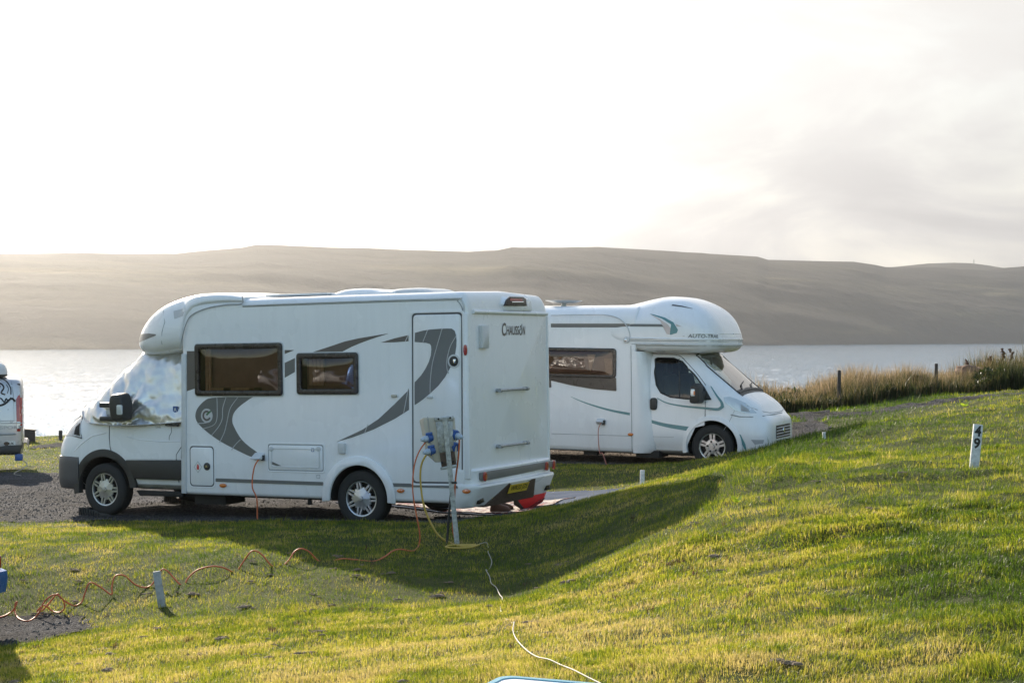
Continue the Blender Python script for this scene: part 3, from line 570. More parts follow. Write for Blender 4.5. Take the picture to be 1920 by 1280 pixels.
# ================================================================== vehicle tools
def pchip(x, y, q):
    x = np.asarray(x, float); y = np.asarray(y, float); h = np.diff(x); d = np.diff(y) / h; m = np.zeros(len(x)); m[0], m[-1] = d[0], d[-1]
    for i in range(1, len(x) - 1):
        if d[i - 1] * d[i] > 0: w1, w2 = 2 * h[i] + h[i - 1], h[i] + 2 * h[i - 1]; m[i] = (w1 + w2) / (w1 / d[i - 1] + w2 / d[i])
    q = np.clip(q, x[0], x[-1]); i = np.clip(np.searchsorted(x, q, 'right') - 1, 0, len(x) - 2); t = (q - x[i]) / h[i]
    return (1 + 2 * t) * (1 - t) ** 2 * y[i] + t * (1 - t) ** 2 * h[i] * m[i] + t * t * (3 - 2 * t) * y[i + 1] + t * t * (t - 1) * h[i] * m[i + 1]
class Loft:
    """body shell swept along x; station = (x, [(half width, height), ... from underside centre round to roof centre])"""
    def __init__(s, st, it=2, rad=None):
        st = sorted(st, key=lambda q: q[0]); s.x = np.array([q[0] for q in st], float); s.P = np.array([q[1] for q in st], float); s.it = it; s.rad = rad
    def ctl(s, x): return np.array([[float(pchip(s.x, s.P[:, i, k], np.array([x]))[0]) for k in (0, 1)] for i in range(s.P.shape[1])])
    def prof(s, x, grow=0.0):
        p = s.ctl(x)
        if grow: c = p.mean(0); p = p + np.sign(p - [0, c[1]]) * grow * (np.abs(p - [0, c[1]]) > .02)
        if s.rad is not None:
            out = [p[0]]
            for i in range(1, len(p) - 1):
                a, b = p[i - 1] - p[i], p[i + 1] - p[i]; la, lb = np.linalg.norm(a) + 1e-9, np.linalg.norm(b) + 1e-9; k = min(s.rad[i], la * .48, lb * .48)
                for t in np.linspace(0, 1, 5): out.append((1 - t) ** 2 * (p[i] + a / la * k) + 2 * t * (1 - t) * p[i] + t * t * (p[i] + b / lb * k))
            return np.array(out + [p[-1]])
        for _ in range(s.it):
            q = [p[0]]
            for i in range(len(p) - 1): a, b = p[i], p[i + 1]; q += ([a * .75 + b * .25] if i else []) + ([a * .25 + b * .75] if i < len(p) - 2 else [])
            p = np.array(q + [p[-1]])
        return p
    def mesh(s, xs, mb=None, m=0, grow=0.0):
        mb = mb or MB(); rows = []
        for x in xs: p = s.prof(x, grow); rows.append([(x, y, z) for y, z in p] + [(x, -y, z) for y, z in p[-2:0:-1]])
        n = len(rows[0]); v = [q for r in rows for q in r]; k = len(rows)
        f = [(i * n + j, i * n + (j + 1) % n, (i + 1) * n + (j + 1) % n, (i + 1) * n + j) for i in range(k - 1) for j in range(n)] + [tuple(range(n))[::-1], tuple(range((k - 1) * n, k * n))]
        return mb.add(v, f, m)
    def y_at(s, x, z):
        p = s.prof(float(np.clip(x, s.x[0], s.x[-1]))); best = None
        for i in range(len(p) - 1):
            (a, za), (b, zb) = p[i], p[i + 1]
            if (za - z) * (zb - z) <= 0 and abs(zb - za) > 1e-9:
                y = a + (b - a) * (z - za) / (zb - za); best = y if best is None else max(best, y)
        return best if best is not None else float(p[np.argmin(np.abs(p[:, 1] - z)), 0])
def patch(L_, poly, name, mat, parent, side=1, off=.004, cuts=3, thick=0.0):
    """panel, window or marking lying on a lofted body: side outline (x, z) carried onto the surface"""
    bm = bmesh.new(); f = bm.faces.new([bm.verts.new((x, 0, z)) for x, z in poly]); bmesh.ops.triangulate(bm, faces=[f])
    for _ in range(cuts):
        es = [e for e in bm.edges if e.calc_length() > .07]
        if not es: break
        bmesh.ops.subdivide_edges(bm, edges=es, cuts=1, use_grid_fill=False); bmesh.ops.triangulate(bm, faces=bm.faces[:])
    for v in bm.verts: v.co.y = side * (L_.y_at(v.co.x, v.co.z) + off)
    if thick:
        r = bmesh.ops.extrude_face_region(bm, geom=bm.faces[:])
        for v in [q for q in r['geom'] if isinstance(q, bmesh.types.BMVert)]: v.co.y -= side * thick
    bmesh.ops.recalc_face_normals(bm, faces=bm.faces)
    if not thick:
        for q in bm.faces:
            if q.normal.y * side < 0: q.normal_flip()
    me = bpy.data.meshes.new(name); bm.to_mesh(me); bm.free(); me.materials.append(mat); me.polygons.foreach_set('use_smooth', [True] * len(me.polygons)); me.set_sharp_from_angle(angle=R(40))
    return link(name, me, parent)
def surf_line(L_, pts, side=1, off=0.0): return [(x, side * (L_.y_at(x, z) + off), z) for x, z in pts]
def cyl_cutter(c, r, h, mat, n=48, squash=1.0):
    mb = MB().lathe([(r, -h / 2), (r, h / 2)], n=n); v = [(x + c[0], y + c[1], z * squash + c[2]) for x, y, z in mb.v]
    return MB().add(v, mb.f + [tuple(range(n))[::-1], tuple(range(n, 2 * n))]).build('cut', mat, smooth=0)
def prism_cutter(A, B, mat): return MB().prism(A, B).build('cut', mat, smooth=0)
def arch_strip(parent, name, mat, cx, cz, r0, r1, a0, a1, yo, yi, sy):
    """flared lip round a wheel opening; yo(x, z) gives the body half width there"""
    rows = []
    for a in np.linspace(R(a0), R(a1), 34):
        c, s_ = math.cos(a), math.sin(a); q = []
        for r, dy in ((r1, -.03), (r1 - .008, yi * .7), ((r0 + r1) / 2, yi), (r0 + .006, yi), (r0, yi * .6), (r0, -.06)):
            x, z = cx + r * c, cz + r * s_; q.append((x, sy * (yo(x, z) + dy), z))
        rows.append(q)
    return MB().grid(rows).build(name, mat, parent, smooth=50)
def wheel(parent, x, y, z, r, side, style='star', w=.215, steer=0):
    t = MB(); hw = w / 2
    prof = [(r * .62, -hw * .8), (r * .66, -hw * .95), (r * .80, -hw), (r * .93, -hw * .93), (r * .985, -hw * .75), (r, -hw * .5)]
    for k in (-.28, .0, .28): prof += [(r, hw * (k - .07)), (r - .008, hw * (k - .06)), (r - .008, hw * (k + .06)), (r, hw * (k + .07))]
    prof += [(r, hw * .5), (r * .985, hw * .75), (r * .93, hw * .93), (r * .80, hw), (r * .66, hw * .95), (r * .62, hw * .8)]
    t.lathe(prof, n=56, close=True)
    o = t.build('wheel', mTyre, parent, smooth=40); o.location = (x, y, z); o.rotation_euler = (0, 0, R(steer) + (math.pi if side < 0 else 0))
    R0 = r * .635; d = MB(); d.lathe([(0.001, hw * .1), (R0, hw * .1), (R0, -hw * .7)], n=40); d.build('rim_well', mDark, o, smooth=40)
    c = MB(); yf = hw * .80
    c.lathe([(R0 * .90, yf - .012), (R0 * .92, yf), (R0 * .985, yf + .004), (R0 * 1.03, yf - .012), (R0 * 1.0, yf - .04), (R0 * .90, yf - .04)], n=48, close=True)
    if style == 'star':
        for k in range(7):
            a = 2 * math.pi * k / 7
            def q(rr, da): return (rr * R0 * math.cos(a + da), rr * R0 * math.sin(a + da))
            for sg in (-1, 1):                  # paired outer struts forming the star
                P = [q(.50, sg * .10), q(.93, sg * .30), q(.93, sg * .42), q(.55, sg * .34)]
                c.plate(P if sg > 0 else P[::-1], yf - .028, yf - .002)
            P = [q(.0, 0), q(.52, -.449), q(.66, 0), q(.52, .449)]
            c.prism([(q_[0], yf - .03, q_[1]) for q_ in P], [(P[0][0], yf + .012, P[0][1]), (P[1][0], yf - .004, P[1][1]), (P[2][0], yf - .008, P[2][1]), (P[3][0], yf - .004, P[3][1])])
        c.lathe([(.0005, yf + .022), (R0 * .13, yf + .020), (R0 * .15, yf + .006), (R0 * .15, yf - .02)], n=20)
    else:
        for k in range(5):
            a = 2 * math.pi * k / 5 + .3
            def q(rr, da): return (rr * R0 * math.cos(a + da), rr * R0 * math.sin(a + da))
            for sg in (-1, 1): c.plate([q(.45, sg * .08), q(.93, sg * .06), q(.93, sg * .24), q(.45, sg * .42)][::sg], yf - .04, yf - .004)
        c.lathe([(R0 * .30, yf + .004), (R0 * .52, yf), (R0 * .56, yf - .03), (R0 * .30, yf - .03)], n=40, close=True); c.lathe([(.0005, yf + .012), (R0 * .16, yf + .012), (R0 * .19, yf - .02)], n=20)
        c.lathe([(.0005, yf - .012), (R0 * .45, yf - .012)], n=30)
        for k in range(5):
            a = 2 * math.pi * k / 5; nx, nz = R0 * .36 * math.cos(a), R0 * .36 * math.sin(a)
    hc = c.build('hubcap' if style == 'star' else 'rim', mRim, o, smooth=30)
    if style != 'star':
        for k in range(5):
            a = 2 * math.pi * k / 5 + .1; b = MB(); b.lathe([(.0005, yf + .012), (.017, yf + .010), (.02, yf - .01)], c=(R0 * .37 * math.cos(a), 0, R0 * .37 * math.sin(a)), n=10); b.build('wheel_nut', mDark, o, smooth=30)
    return o
def lens(parent, name, poly, plane, p0, d, mat):  # small lamp standing proud of a side or rear face
    mb = MB(); (mb.plate if plane == 'y' else mb.platex)(poly, p0, p0 + d); return mb.build(name, mat, parent, bevel=min(.006, abs(d) * .4), smooth=40)
def soft(name, mat, parent, pts, r, n=6): return MB().tube(pts, r, n).build(name, mat, parent, smooth=60)

# ================================================================== the near motorhome (x = forward from its rear wall, y = left, z = up)
def near_motorhome():
    T = empty('motorhome', VN.o, (0, R(VN.p), R(VN.h)), 'white coachbuilt motorhome parked nearest, silver screen cover on its cab and grey swoosh decals', 'motorhome')
    S = lambda pts, y=1.125: VN.side(pts, y)
    hwid = 1.125
    def box_sec(zb, zt, k): return [(0, zb), (hwid - k - .03, zb), (hwid - k, zb + .03), (hwid - k, 1.0), (hwid - k, zt - .055), (hwid - k - .075, zt), (0, zt + .03)]
    rad = [0, .05, .05, .01, .05, .06, 0]
    st = [(0.0, box_sec(.40, 2.66, .055)), (.012, box_sec(.37, 2.72, .03)), (.04, box_sec(.335, 2.79, .012)), (.09, box_sec(.325, 2.845, .002)), (.16, box_sec(.325, 2.86, 0)), (1.9, box_sec(.325, 2.86, 0)), (2.0, box_sec(.325, 2.86, 0)), (4.20, box_sec(.33, 2.84, 0)), (4.232, box_sec(.335, 2.80, .03))]
    L = Loft(st, rad=rad); body = L.mesh([0, .004, .012, .025, .04, .065, .09, .12, .16, .5, 1.0, 1.5, 2, 3, 4.0, 4.2, 4.215, 4.232]).build('body', [mWhite, mUnder], T)
    boolean(body, [cyl_cutter((1.545, 1.0, .345), .415, .8, mUnder), cyl_cutter((1.545, -1.0, .345), .415, .8, mUnder)])
    # wheel arch lip, skirt stripe, corner trims
    for sy in (1, -1):
        arc = [(1.545 + r_ * math.cos(a), .345 + r_ * math.sin(a)) for r_ in (.53, .415) for a in (np.linspace(R(-5), R(185), 30) if r_ > .5 else np.linspace(R(185), R(-5), 30))]
        MB().plate(arc, sy * 1.12, sy * 1.152).build('wheel_arch', mWhite, T, bevel=.012, smooth=50)
    st_ = rpoly(S([(405, 896), (606, 903), (606, 909.5), (405, 902.5)]), .01)
    MB().plate(st_, 1.124, 1.133).build('skirt_trim', mDecal, T); MB().plate(S([(728, 905), (868, 908), (868, 915), (732, 911.5)]), 1.124, 1.133).build('skirt_trim', mDecal, T)
    # roof edge rail and rear corner post
    zr = 2.775; MB().tube(catmull([(.05, 1.118, 2.60), (.05, 1.122, 2.70), (.10, 1.12, 2.765), (.2, 1.124, zr), (1.5, 1.126, zr), (3.25, 1.126, zr - .01)], 5), .011, 6).build('roof_rail', mTrim, T, smooth=60)
    soft('roof_seam', mSoft, T, catmull([(.065, 1.127, 2.58), (.07, 1.127, 2.66), (.13, 1.127, 2.74), (.24, 1.127, 2.757), (1.5, 1.127, 2.757), (3.25, 1.127, 2.75)], 6), .005)
    for sy in (1, -1): MB().plate(rpoly([(-.008, .62), (.075, .62), (.075, 2.6), (-.008, 2.6)], .02), sy * 1.095, sy * 1.131).build('corner_trim', mWhite, T, bevel=.012)
    MB().plate(S([(341, 663), (350, 663), (350, 925), (341, 924)]), 1.118, 1.140).build('front_trim', mTrim, T, bevel=.008)
    # roof fittings
    b = MB(); P = S([(505, 550), (612, 549), (612, 546)], .9); b.box((2.65, .45, 2.895), (.95, .7, .03)); b.build('solar_panel', mTrim, T, bevel=.01)
    for nm, (xa, xb, yy, hh) in {'roof_dome': (1.42, 2.22, .35, .082), 'roof_vent': (.72, 1.45, .30, .068)}.items():
        rows = []
        for t in np.linspace(0, 1, 14):
            x = xa + (xb - xa) * t; e = min(1, (1 - abs(2 * t - 1) ** 4)) * (1 if nm == 'roof_vent' else (.55 + .45 * math.sin(math.pi * (.15 + .7 * t))))
            rows.append([(x, yy + .36 * math.cos(a) * (1 if a not in (0, math.pi) else 1), 2.875 + hh * e * min(1, 1.5 * math.sin(a)) + .0) for a in np.linspace(0, math.pi, 15)])
        MB().grid(rows).build(nm, mWhite if nm == 'roof_dome' else mTrim, T, smooth=60)
    MB().box((2.0, .33, 2.885), (1.5, .75, .025)).build('roof_plate', mWhite, T, bevel=.008)
    # ---- habitation door
    D = rpoly(S([(773, 588), (867, 586), (868, 906), (774, 905)]), .055); cx = sum(p[0] for p in D) / len(D); cz = sum(p[1] for p in D) / len(D)
    def inset(P, k): xs_ = [p[0] for p in P]; zs_ = [p[1] for p in P]; x_, z_ = (min(xs_) + max(xs_)) / 2, (min(zs_) + max(zs_)) / 2; wx, wz = (max(xs_) - min(xs_)) / 2, (max(zs_) - min(zs_)) / 2; return [((x - x_) * (1 - k / wx) + x_, (z - z_) * (1 - k / wz) + z_) for x, z in P]
    dr = MB().plate(inset(D, .016), 1.12, 1.134).build('door', mWhite, T, bevel=.006)
    MB().ring(inset(D, -.03), inset(D, -.004), 1.12, 1.134).build('door_frame', mWhite, dr, bevel=.004); MB().ring(inset(D, -.004), inset(D, .016), 1.118, 1.1275).build('door_seal', mLine, dr)
    hd = MB().plate(ellipse(*S([(852, 677)])[0], .062, .062), 1.132, 1.145).build('door_handle', mPlastic, dr, bevel=.004); MB().ring(ellipse(*S([(852, 677)])[0], .082, .082), ellipse(*S([(852, 677)])[0], .062, .062), 1.130, 1.142).build('handle_bezel', mTrim, dr)
    k = S([(854, 677)])[0]; MB().box((k[0], 1.15, k[1]), (.035, .012, .05)).build('lock', mChrome, dr, bevel=.003)
    # ---- windows
    def window(tl, br, r, kind):
        (xa, za), (xb, zb) = S([tl])[0], S([br])[0]; x0, x1, z0, z1 = min(xa, xb), max(xa, xb), min(za, zb), max(za, zb)
        boolean(body, [MB().box(((x0 + x1) / 2, 1.10, (z0 + z1) / 2), (x1 - x0 - .1, .5, z1 - z0 - .1)).build('cut', mUnder, smooth=0)])
        O = rrect(x0, x1, z0, z1, r); I = rrect(x0 + .065, x1 - .065, z0 + .065, z1 - .065, r * .7)
        fr = MB().ring(O, I, 1.118, 1.150).build('window', mFrame, T, bevel=.006); MB().ring(rrect(x0 - .012, x1 + .012, z0 - .012, z1 + .012, r), O, 1.118, 1.131).build('window_trim', mTrim, fr)
        O2 = rrect(x0 + .062, x1 - .062, z0 + .062, z1 - .062, r * .6); n = len(O2); rows = []
        for i in range(13):
            v = i / 12; row = []
            for j in range(21):
                u = j / 20; bul = (1 - (2 * u - 1) ** 4) * (1 - (2 * v - 1) ** 4); row.append((x0 + .06 + (x1 - x0 - .12) * u, 1.128 + .022 * bul, z0 + .06 + (z1 - z0 - .12) * v))
            rows.append(row)
        MB().grid(rows).build('pane', mPane, fr, smooth=80)
        MB().box(((x0 + x1) / 2, .97, (z0 + z1) / 2), (x1 - x0, .02, z1 - z0)).build('interior', mCabin, fr, smooth=0)
        if kind == 'small':
            c = MB(); xx = x1 - .13
            for i in range(8): c.box((xx - .028 * i, 1.02 + .012 * (i % 2), (z0 + z1) / 2 + .03), (.03, .03, z1 - z0 - .16))
            c.build('curtain', mCurtain, fr, smooth=0); c = MB()
            for i in range(14): c.box((x0 + .135, 1.05, z1 - .11 - i * .022), (.075, .01, .012))
            c.build('blind', mBlind, fr, smooth=0)
        else:
            c = MB()
            for i in range(4): c.box((x1 - .10 - .024 * i, 1.02 + .012 * (i % 2), (z0 + z1) / 2), (.026, .03, z1 - z0 - .12))
            c.build('curtain', mCurtain, fr, smooth=0); c = MB(); c.box(((x0 + x1) / 2 + .16, 1.05, z0 + .085), (.6, .09, .03)); c.build('sill_shelf', mCurtain, fr, smooth=0); [MB().box((q, 1.10, z0 + .085), (.1, .03, .035)).build('window_catch', mPlastic, fr, bevel=.006) for q in (x1 - .48, x0 + .4)]
    window((366, 645), (531, 742), .045, 'big'); window((557, 662), (673, 739), .04, 'small')
    # ---- swoosh decals on the side
    def decal(pts, mat, it=2, y=1.1272, sm=True): return MB().plate(closed_smooth(S(pts), it) if sm else S(pts), 1.1245, y).build('side_decal', mat, T, smooth=0)
    decal([(395, 744), (478, 744), (472, 744.5), (440, 768), (434, 788), (440, 803), (455, 828), (489, 852), (486, 857), (472, 857), (449, 846), (410, 826), (380, 803), (366, 787), (367, 769), (380, 753)], mDecal)
    decal([(582, 661), (583, 661), (620, 649), (655, 637), (727, 625), (728, 625.5), (700, 634), (665, 647), (640, 660), (638, 661)], mDecalB, 1)
    decal([(534, 656), (551, 656), (551, 656.5), (535, 663), (534, 663)], mDecalB, 0, sm=False)
    decal([(534, 680), (553, 671), (553, 697), (534, 708)], mDecal, 0, sm=False)
    decal([(350.5, 658), (366, 658), (366, 728), (350.5, 733)], mDecalB, 0, sm=False)
    decal([(714, 642), (740, 634), (766, 628), (766, 639.5), (740, 641.5)], mDecalB, 0, sm=False)
    decal([(631, 828), (633, 828), (680, 805), (710, 785), (740, 757), (767, 730), (767, 768), (740, 785), (700, 805), (660, 820)], mDecal, 0, sm=False)
    dd = closed_smooth(S([(779, 624), (778, 624), (800, 618), (835, 615.5), (852, 616), (857, 632), (856, 655), (850, 680), (830, 716), (800, 744), (779, 759), (778, 758), (778, 716), (779, 716), (795, 698), (808, 672), (810, 650), (806, 643), (779, 641), (778, 641)]), 1)
    MB().plate(dd, 1.133, 1.1365).build('door_decal', mDecal, dr, smooth=0)
    for pts, y in (([(407, 745), (407.5, 760), (407, 785), (400, 797), (380, 803.5)], 1.128), ([(424, 745), (418, 765), (417, 785), (410, 800), (397, 816)], 1.128), ([(446, 745), (432, 765), (426, 790), (421, 810), (412, 829)], 1.128), ([(451, 824), (442, 833), (434, 843)], 1.128), ([(370, 793.5), (382, 793), (392, 791)], 1.128),
                   ([(690, 795), (684, 812)], 1.128), ([(766, 728), (757, 775)], 1.128), ([(766, 628), (760, 640)], 1.128), ([(803, 618), (794, 641)], 1.137), ([(830, 616), (820, 650), (812, 680), (808, 712), (807.5, 737)], 1.137), ([(856, 630), (845, 650), (839, 675), (839, 690), (842, 700)], 1.137)):
        p = catmull([(x, y, z) for x, z in S(pts)], 4); MB().tube(p, .0055, 4).build('decal_line', mPale, T, smooth=0)
    c0 = S([(388, 779)])[0]; MB().plate(ellipse(*c0, .093, .093), 1.126, 1.129).build('roundel', mPale, T, smooth=0)
    arc = [(c0[0] + r_ * math.cos(a), c0[1] + r_ * math.sin(a)) for r_, A in ((.068, np.linspace(R(205), R(505), 26)), (.042, np.linspace(R(505), R(205), 26))) for a in A]
    MB().plate(arc, 1.128, 1.131).build('roundel_emblem', mDecalB, T, smooth=0); MB().plate([(c0[0] - .005, c0[1] + .0), (c0[0] - .075, c0[1] + .055), (c0[0] - .058, c0[1] + .07), (c0[0] + .012, c0[1] + .018)], 1.128, 1.132).build('roundel_tick', mGreen, T, smooth=0)
    # ---- lockers and service hatches
    def hatch(tl, br, r, name):
        (xa, za), (xb, zb) = S([tl])[0], S([br])[0]; Q = rrect(min(xa, xb), max(xa, xb), min(za, zb), max(za, zb), r)
        o = MB().plate(inset(Q, .012), 1.12, 1.133).build(name, mWhite, T, bevel=.004); MB().ring(inset(Q, -.02), inset(Q, -.002), 1.12, 1.131).build('hatch_frame', mWhite, o, bevel=.003); MB().ring(inset(Q, -.002), inset(Q, .012), 1.118, 1.1275).build('hatch_seal', mSoft if name == 'locker' else mLine, o); return o, (min(xa, xb), max(xa, xb), min(za, zb), max(za, zb))
    g, e = hatch((356, 836), (402, 912), .05, 'gas_locker_door'); q = S([(389, 874)])[0]; MB().plate(ellipse(*q, .05, .05), 1.13, 1.142).build('lock', mPlastic, g, bevel=.003); MB().box((q[0], 1.146, q[1]), (.03, .01, .022)).build('lock_key', mChrome, g)
    q = S([(372, 875)])[0]; MB().plate([(q[0] - .065, q[1]), (q[0], q[1] - .075), (q[0] + .065, q[1]), (q[0], q[1] + .075)], 1.131, 1.135).build('warning_label', mPlateW, g, smooth=0)
    b = MB(); b.ring([(q[0] - .065, q[1]), (q[0], q[1] - .075), (q[0] + .065, q[1]), (q[0], q[1] + .075)], [(q[0] - .058, q[1]), (q[0], q[1] - .067), (q[0] + .058, q[1]), (q[0], q[1] + .067)], 1.1325, 1.1365); b.build('warning_border', mSoft, g, smooth=0)
    b = MB(); b.plate(rrect(q[0] - .018, q[0] + .018, q[1] - .033, q[1] + .016, .004), 1.133, 1.138); b.plate([(q[0] - .018, q[1] + .018), (q[0] + .018, q[1] + .018), (q[0], q[1] + .04)], 1.133, 1.138); b.build('warning_symbol', mRedSign, g, smooth=0)
    g, e = hatch((503, 832), (607, 884), .03, 'locker'); MB().ring(rrect(e[0] + .05, e[1] - .05, e[2] + .04, e[3] - .05, .02), rrect(e[0] + .062, e[1] - .062, e[2] + .052, e[3] - .062, .02), 1.132, 1.138).build('locker_rib', mTrim, g)
    for px in (509, 598): q = S([(px, 841)])[0]; MB().plate(ellipse(*q, .035, .03), 1.132, 1.142).build('locker_catch', mTrim, g, bevel=.004)
    q = S([(587, 843)])[0]; MB().ring(rrect(q[0] - .02, q[0] + .02, q[1] - .022, q[1] + .022, .003), rrect(q[0] - .015, q[0] + .015, q[1] - .017, q[1] + .017, .003), 1.133, 1.137).build('locker_sticker', mBlueSign, g, smooth=0)
    q = S([(597, 893)])[0]; MB().ring(rrect(q[0] - .025, q[0] + .025, q[1] - .022, q[1] + .022, .003), rrect(q[0] - .02, q[0] + .02, q[1] - .017, q[1] + .017, .003), 1.126, 1.129).build('side_sticker', mSoft, T, smooth=0)
    MB().plate(S([(509, 864), (529, 873), (520, 873), (509, 869.5)]), 1.131, 1.136).build('locker_decal', mDecal, g, smooth=0)
    q = S([(642, 840)])[0]; MB().plate(rrect(q[0] - .05, q[0] + .05, q[1] - .065, q[1] + .065, .01), 1.12, 1.16).build('water_inlet', mTrim, T, bevel=.008)
    for px, py in ((740, 742), (807, 744)): q = S([(px, py)])[0]; MB().box((q[0], 1.14, q[1]), (.075, .03, .035)).build('door_catch', mTrim if px > 780 else mBeige, T, bevel=.008)
    q = S([(486, 856)])[0]; mb = MB(); mb.prism([(q[0] - .09, 1.12, q[1] + .055), (q[0] + .06, 1.12, q[1] + .055), (q[0] + .06, 1.12, q[1] - .045), (q[0] - .09, 1.12, q[1] - .045)], [(q[0] - .085, 1.14, q[1] + .05), (q[0] + .055, 1.14, q[1] + .05), (q[0] + .075, 1.235, q[1] - .02), (q[0] - .07, 1.235, q[1] - .02)]); mb.build('hookup_inlet', mTrim, T, bevel=.008)
    MB().box((q[0] - .075, 1.15, q[1] - .01), (.03, .05, .07)).build('inlet_socket', mPlastic, T, bevel=.006)
    for px, py, rx_, rz_ in ((419, 909.5, .052, .027), (752, 919.5, .05, .026), (878, 920.5, .052, .028)):
        q = S([(px, py)])[0]; lens(T, 'side_marker', ellipse(q[0] + (.02 if px == 878 else 0), q[1], rx_, rz_), 'y', 1.118, .030, mOrangeLens)
    q = S([(873.5, 656)])[0]; lens(T, 'position_lamp', ellipse(*q, .024, .065), 'y', 1.12, .032, mRedLens)
    q = S([(400, 913)])[0]
    # ---- rear wall
    RR = lambda pts, x=0.0: VN.rear(pts, x)
    MB().tube([(-.015, 1.0, 2.615), (-.015, -1.06, 2.615)], .024, 8).build('rear_ledge', mWhite, T, smooth=60)
    hump = [(.30, 2.63), (-.36, 2.63), (-.34, 2.80), (-.22, 2.875), (.20, 2.875), (.42, 2.80)]
    hb = MB().prism([(-.03, y, z) for y, z in [(.16, 2.64), (-.60, 2.64), (-.58, 2.76), (-.50, 2.80), (.12, 2.80), (.22, 2.72)]], [(.38, y, z) for y, z in [(.30, 2.64), (-.66, 2.64), (-.64, 2.86), (-.55, 2.892), (.2, 2.892), (.36, 2.84)]]).build('brake_lamp_hood', mWhite, T, bevel=.02, seg=3)
    hx = -.033; Q = RR([(944.5, 573.5), (986.5, 573.5), (985, 560), (979, 556.5), (955, 556), (949, 562)], hx); bl = MB().platex(Q, hx - .012, hx + .01).build('brake_lamp', mFrame, T, bevel=.005)
    b = MB(); q = RR([(957, 567), (979, 567)], hx); b.tube([(hx - .016, q[0][0], q[0][1]), (hx - .016, q[1][0], q[1][1])], .012, 6); b.build('brake_lamp_lens', mChrome, bl); q = RR([(966, 562)], hx)[0]; MB().box((hx - .013, q[0], q[1]), (.008, .34, .03)).build('brake_lamp_strip', mRedLens, bl)
    q0, q1 = RR([(897, 610), (911, 653)]); MB().platex(rrect(min(q0[0], q1[0]) , max(q0[0], q1[0]), q1[1], q0[1], .012), -.05, .01).build('wall_vent', mTrim, T, bevel=.012)
    for (a, b_) in (((940, 731), (987, 729)), ((940.5, 835), (988, 831))):
        q0, q1 = RR([a, b_], -.06); z = (q0[1] + q1[1]) / 2; mb = MB(); mb.tube([(-.06, q0[0], z), (-.06, q1[0], z)], .016, 8)
        for y in (q0[0] + .02, q1[0] - .02): mb.tube([(-.062, y, z), (.01, y, z)], .022, 8); mb.tube([(-.06, y - .03, z), (-.06, y + .03, z)], .025, 8)
        mb.build('grab_handle', mGalv, T, smooth=50)
    (y0, _), (y1, _) = RR([(941, 618), (984, 618)]); za, zb_ = RR([(962, 628)])[0][1], RR([(962, 607)])[0][1]
    pl = lambda u, v, d: (-.003 - d, (y0 + y1) / 2 - u, (za + zb_) / 2 + v)
    wd = abs(y0 - y1)
    a = textmesh('C', 'rear_lettering', mDecalB, T, lambda u, v, d: pl(u - wd * .42, v, d), w=wd * .17, h=.165, shear=.1, bold=.02); textmesh('HAUSS', 'rear_lettering', mDecalB, T, lambda u, v, d: pl(u - wd * .045, v - .012, d), w=wd * .545, h=.115, shear=.12, bold=.015)
    textmesh('N', 'rear_lettering', mDecalB, T, lambda u, v, d: pl(u + wd * .45, v - .012, d), w=wd * .11, h=.115, shear=.12, bold=.015)
    oc = (y0 + y1) / 2 - wd * .305; zc = (za + zb_) / 2 - .012; arc = [(oc + r_ * .74 * math.cos(a), zc + r_ * math.sin(a)) for r_, A in ((.062, np.linspace(R(70), R(380), 22)), (.042, np.linspace(R(380), R(70), 22))) for a in A]
    MB().platex(arc, -.005, -.002).build('rear_lettering', mDecalB, T, smooth=0); MB().platex([(oc, zc), (oc - .05, zc + .075), (oc - .035, zc + .085), (oc + .014, zc + .014)], -.006, -.002).build('rear_lettering', mSoft, T, smooth=0)
    # ---- rear bumper: profile pulled round the corners
    prof = [(.10, .735), (-.035, .735), (-.055, .715), (-.05, .70), (-.055, .575), (-.06, .555), (-.105, .545), (-.115, .52), (-.10, .49), (-.06, .40), (.0, .285), (.05, .27), (.16, .27)]
    rows = []
    for y, k in ((1.15, .62), (1.147, .5), (1.135, .33), (1.11, .17), (1.06, .06), (1.0, .02), (.6, 0), (.3, -.012), (0, -.018), (-.3, -.012), (-.6, 0), (-1.0, .02), (-1.06, .06), (-1.11, .17), (-1.135, .33), (-1.147, .5), (-1.15, .62)):
        rows.append([(x + max(0, k) * (1 if k > .1 else 1) * .42 + min(0, k), y * (1 if z > .3 else .985), z) for x, z in prof])
    bp = MB().grid(rows).build('bumper', [mWhite, mUnder], T, smooth=40)
    MB().box((.24, 0, .50), (.4, 2.05, .40)).build('bumper_core', mUnder, bp, smooth=0)
    def onb(poly, x0, d, name, mat, par=bp, bv=.004): return MB().platex(poly, x0, x0 - d).build(name, mat, par, bevel=bv)
    sp = RR([(900, 878), (968, 866), (1040.5, 851.5), (1041.5, 873), (970, 889), (903, 905), (900, 899)], -.06); sp = [(y, min(max(z, .588), .695)) for y, z in sp]
    onb(rpoly(sp, .025), -.035, .040, 'lamp_panel', mLampPanel)
    for px, py, rx_ in ((908, 888, .047), (1024, 868.5, .045), (1037.5, 864, .035)):
        q = RR([(px, py)], -.07)[0]; onb(ellipse(q[0], .64, rx_, .058), -.062, .028, 'rear_lamp', mRedLens)
    rc = RR([(919, 940), (951.5, 904), (1001, 893.5), (1011, 918)], -.10); rc = [(rc[0][0], .30), (rc[1][0], .50), (rc[2][0], .50), (rc[3][0], .30)]
    mb = MB(); mb.prism([(-.018, rc[0][0], .262), (-.124, rc[1][0], .515), (-.124, rc[2][0], .515), (-.018, rc[3][0], .262)], [(.1, rc[0][0], .262), (.05, rc[1][0], .515), (.05, rc[2][0], .515), (.1, rc[3][0], .262)]); mb.build('tow_recess', mRust, bp, smooth=0)
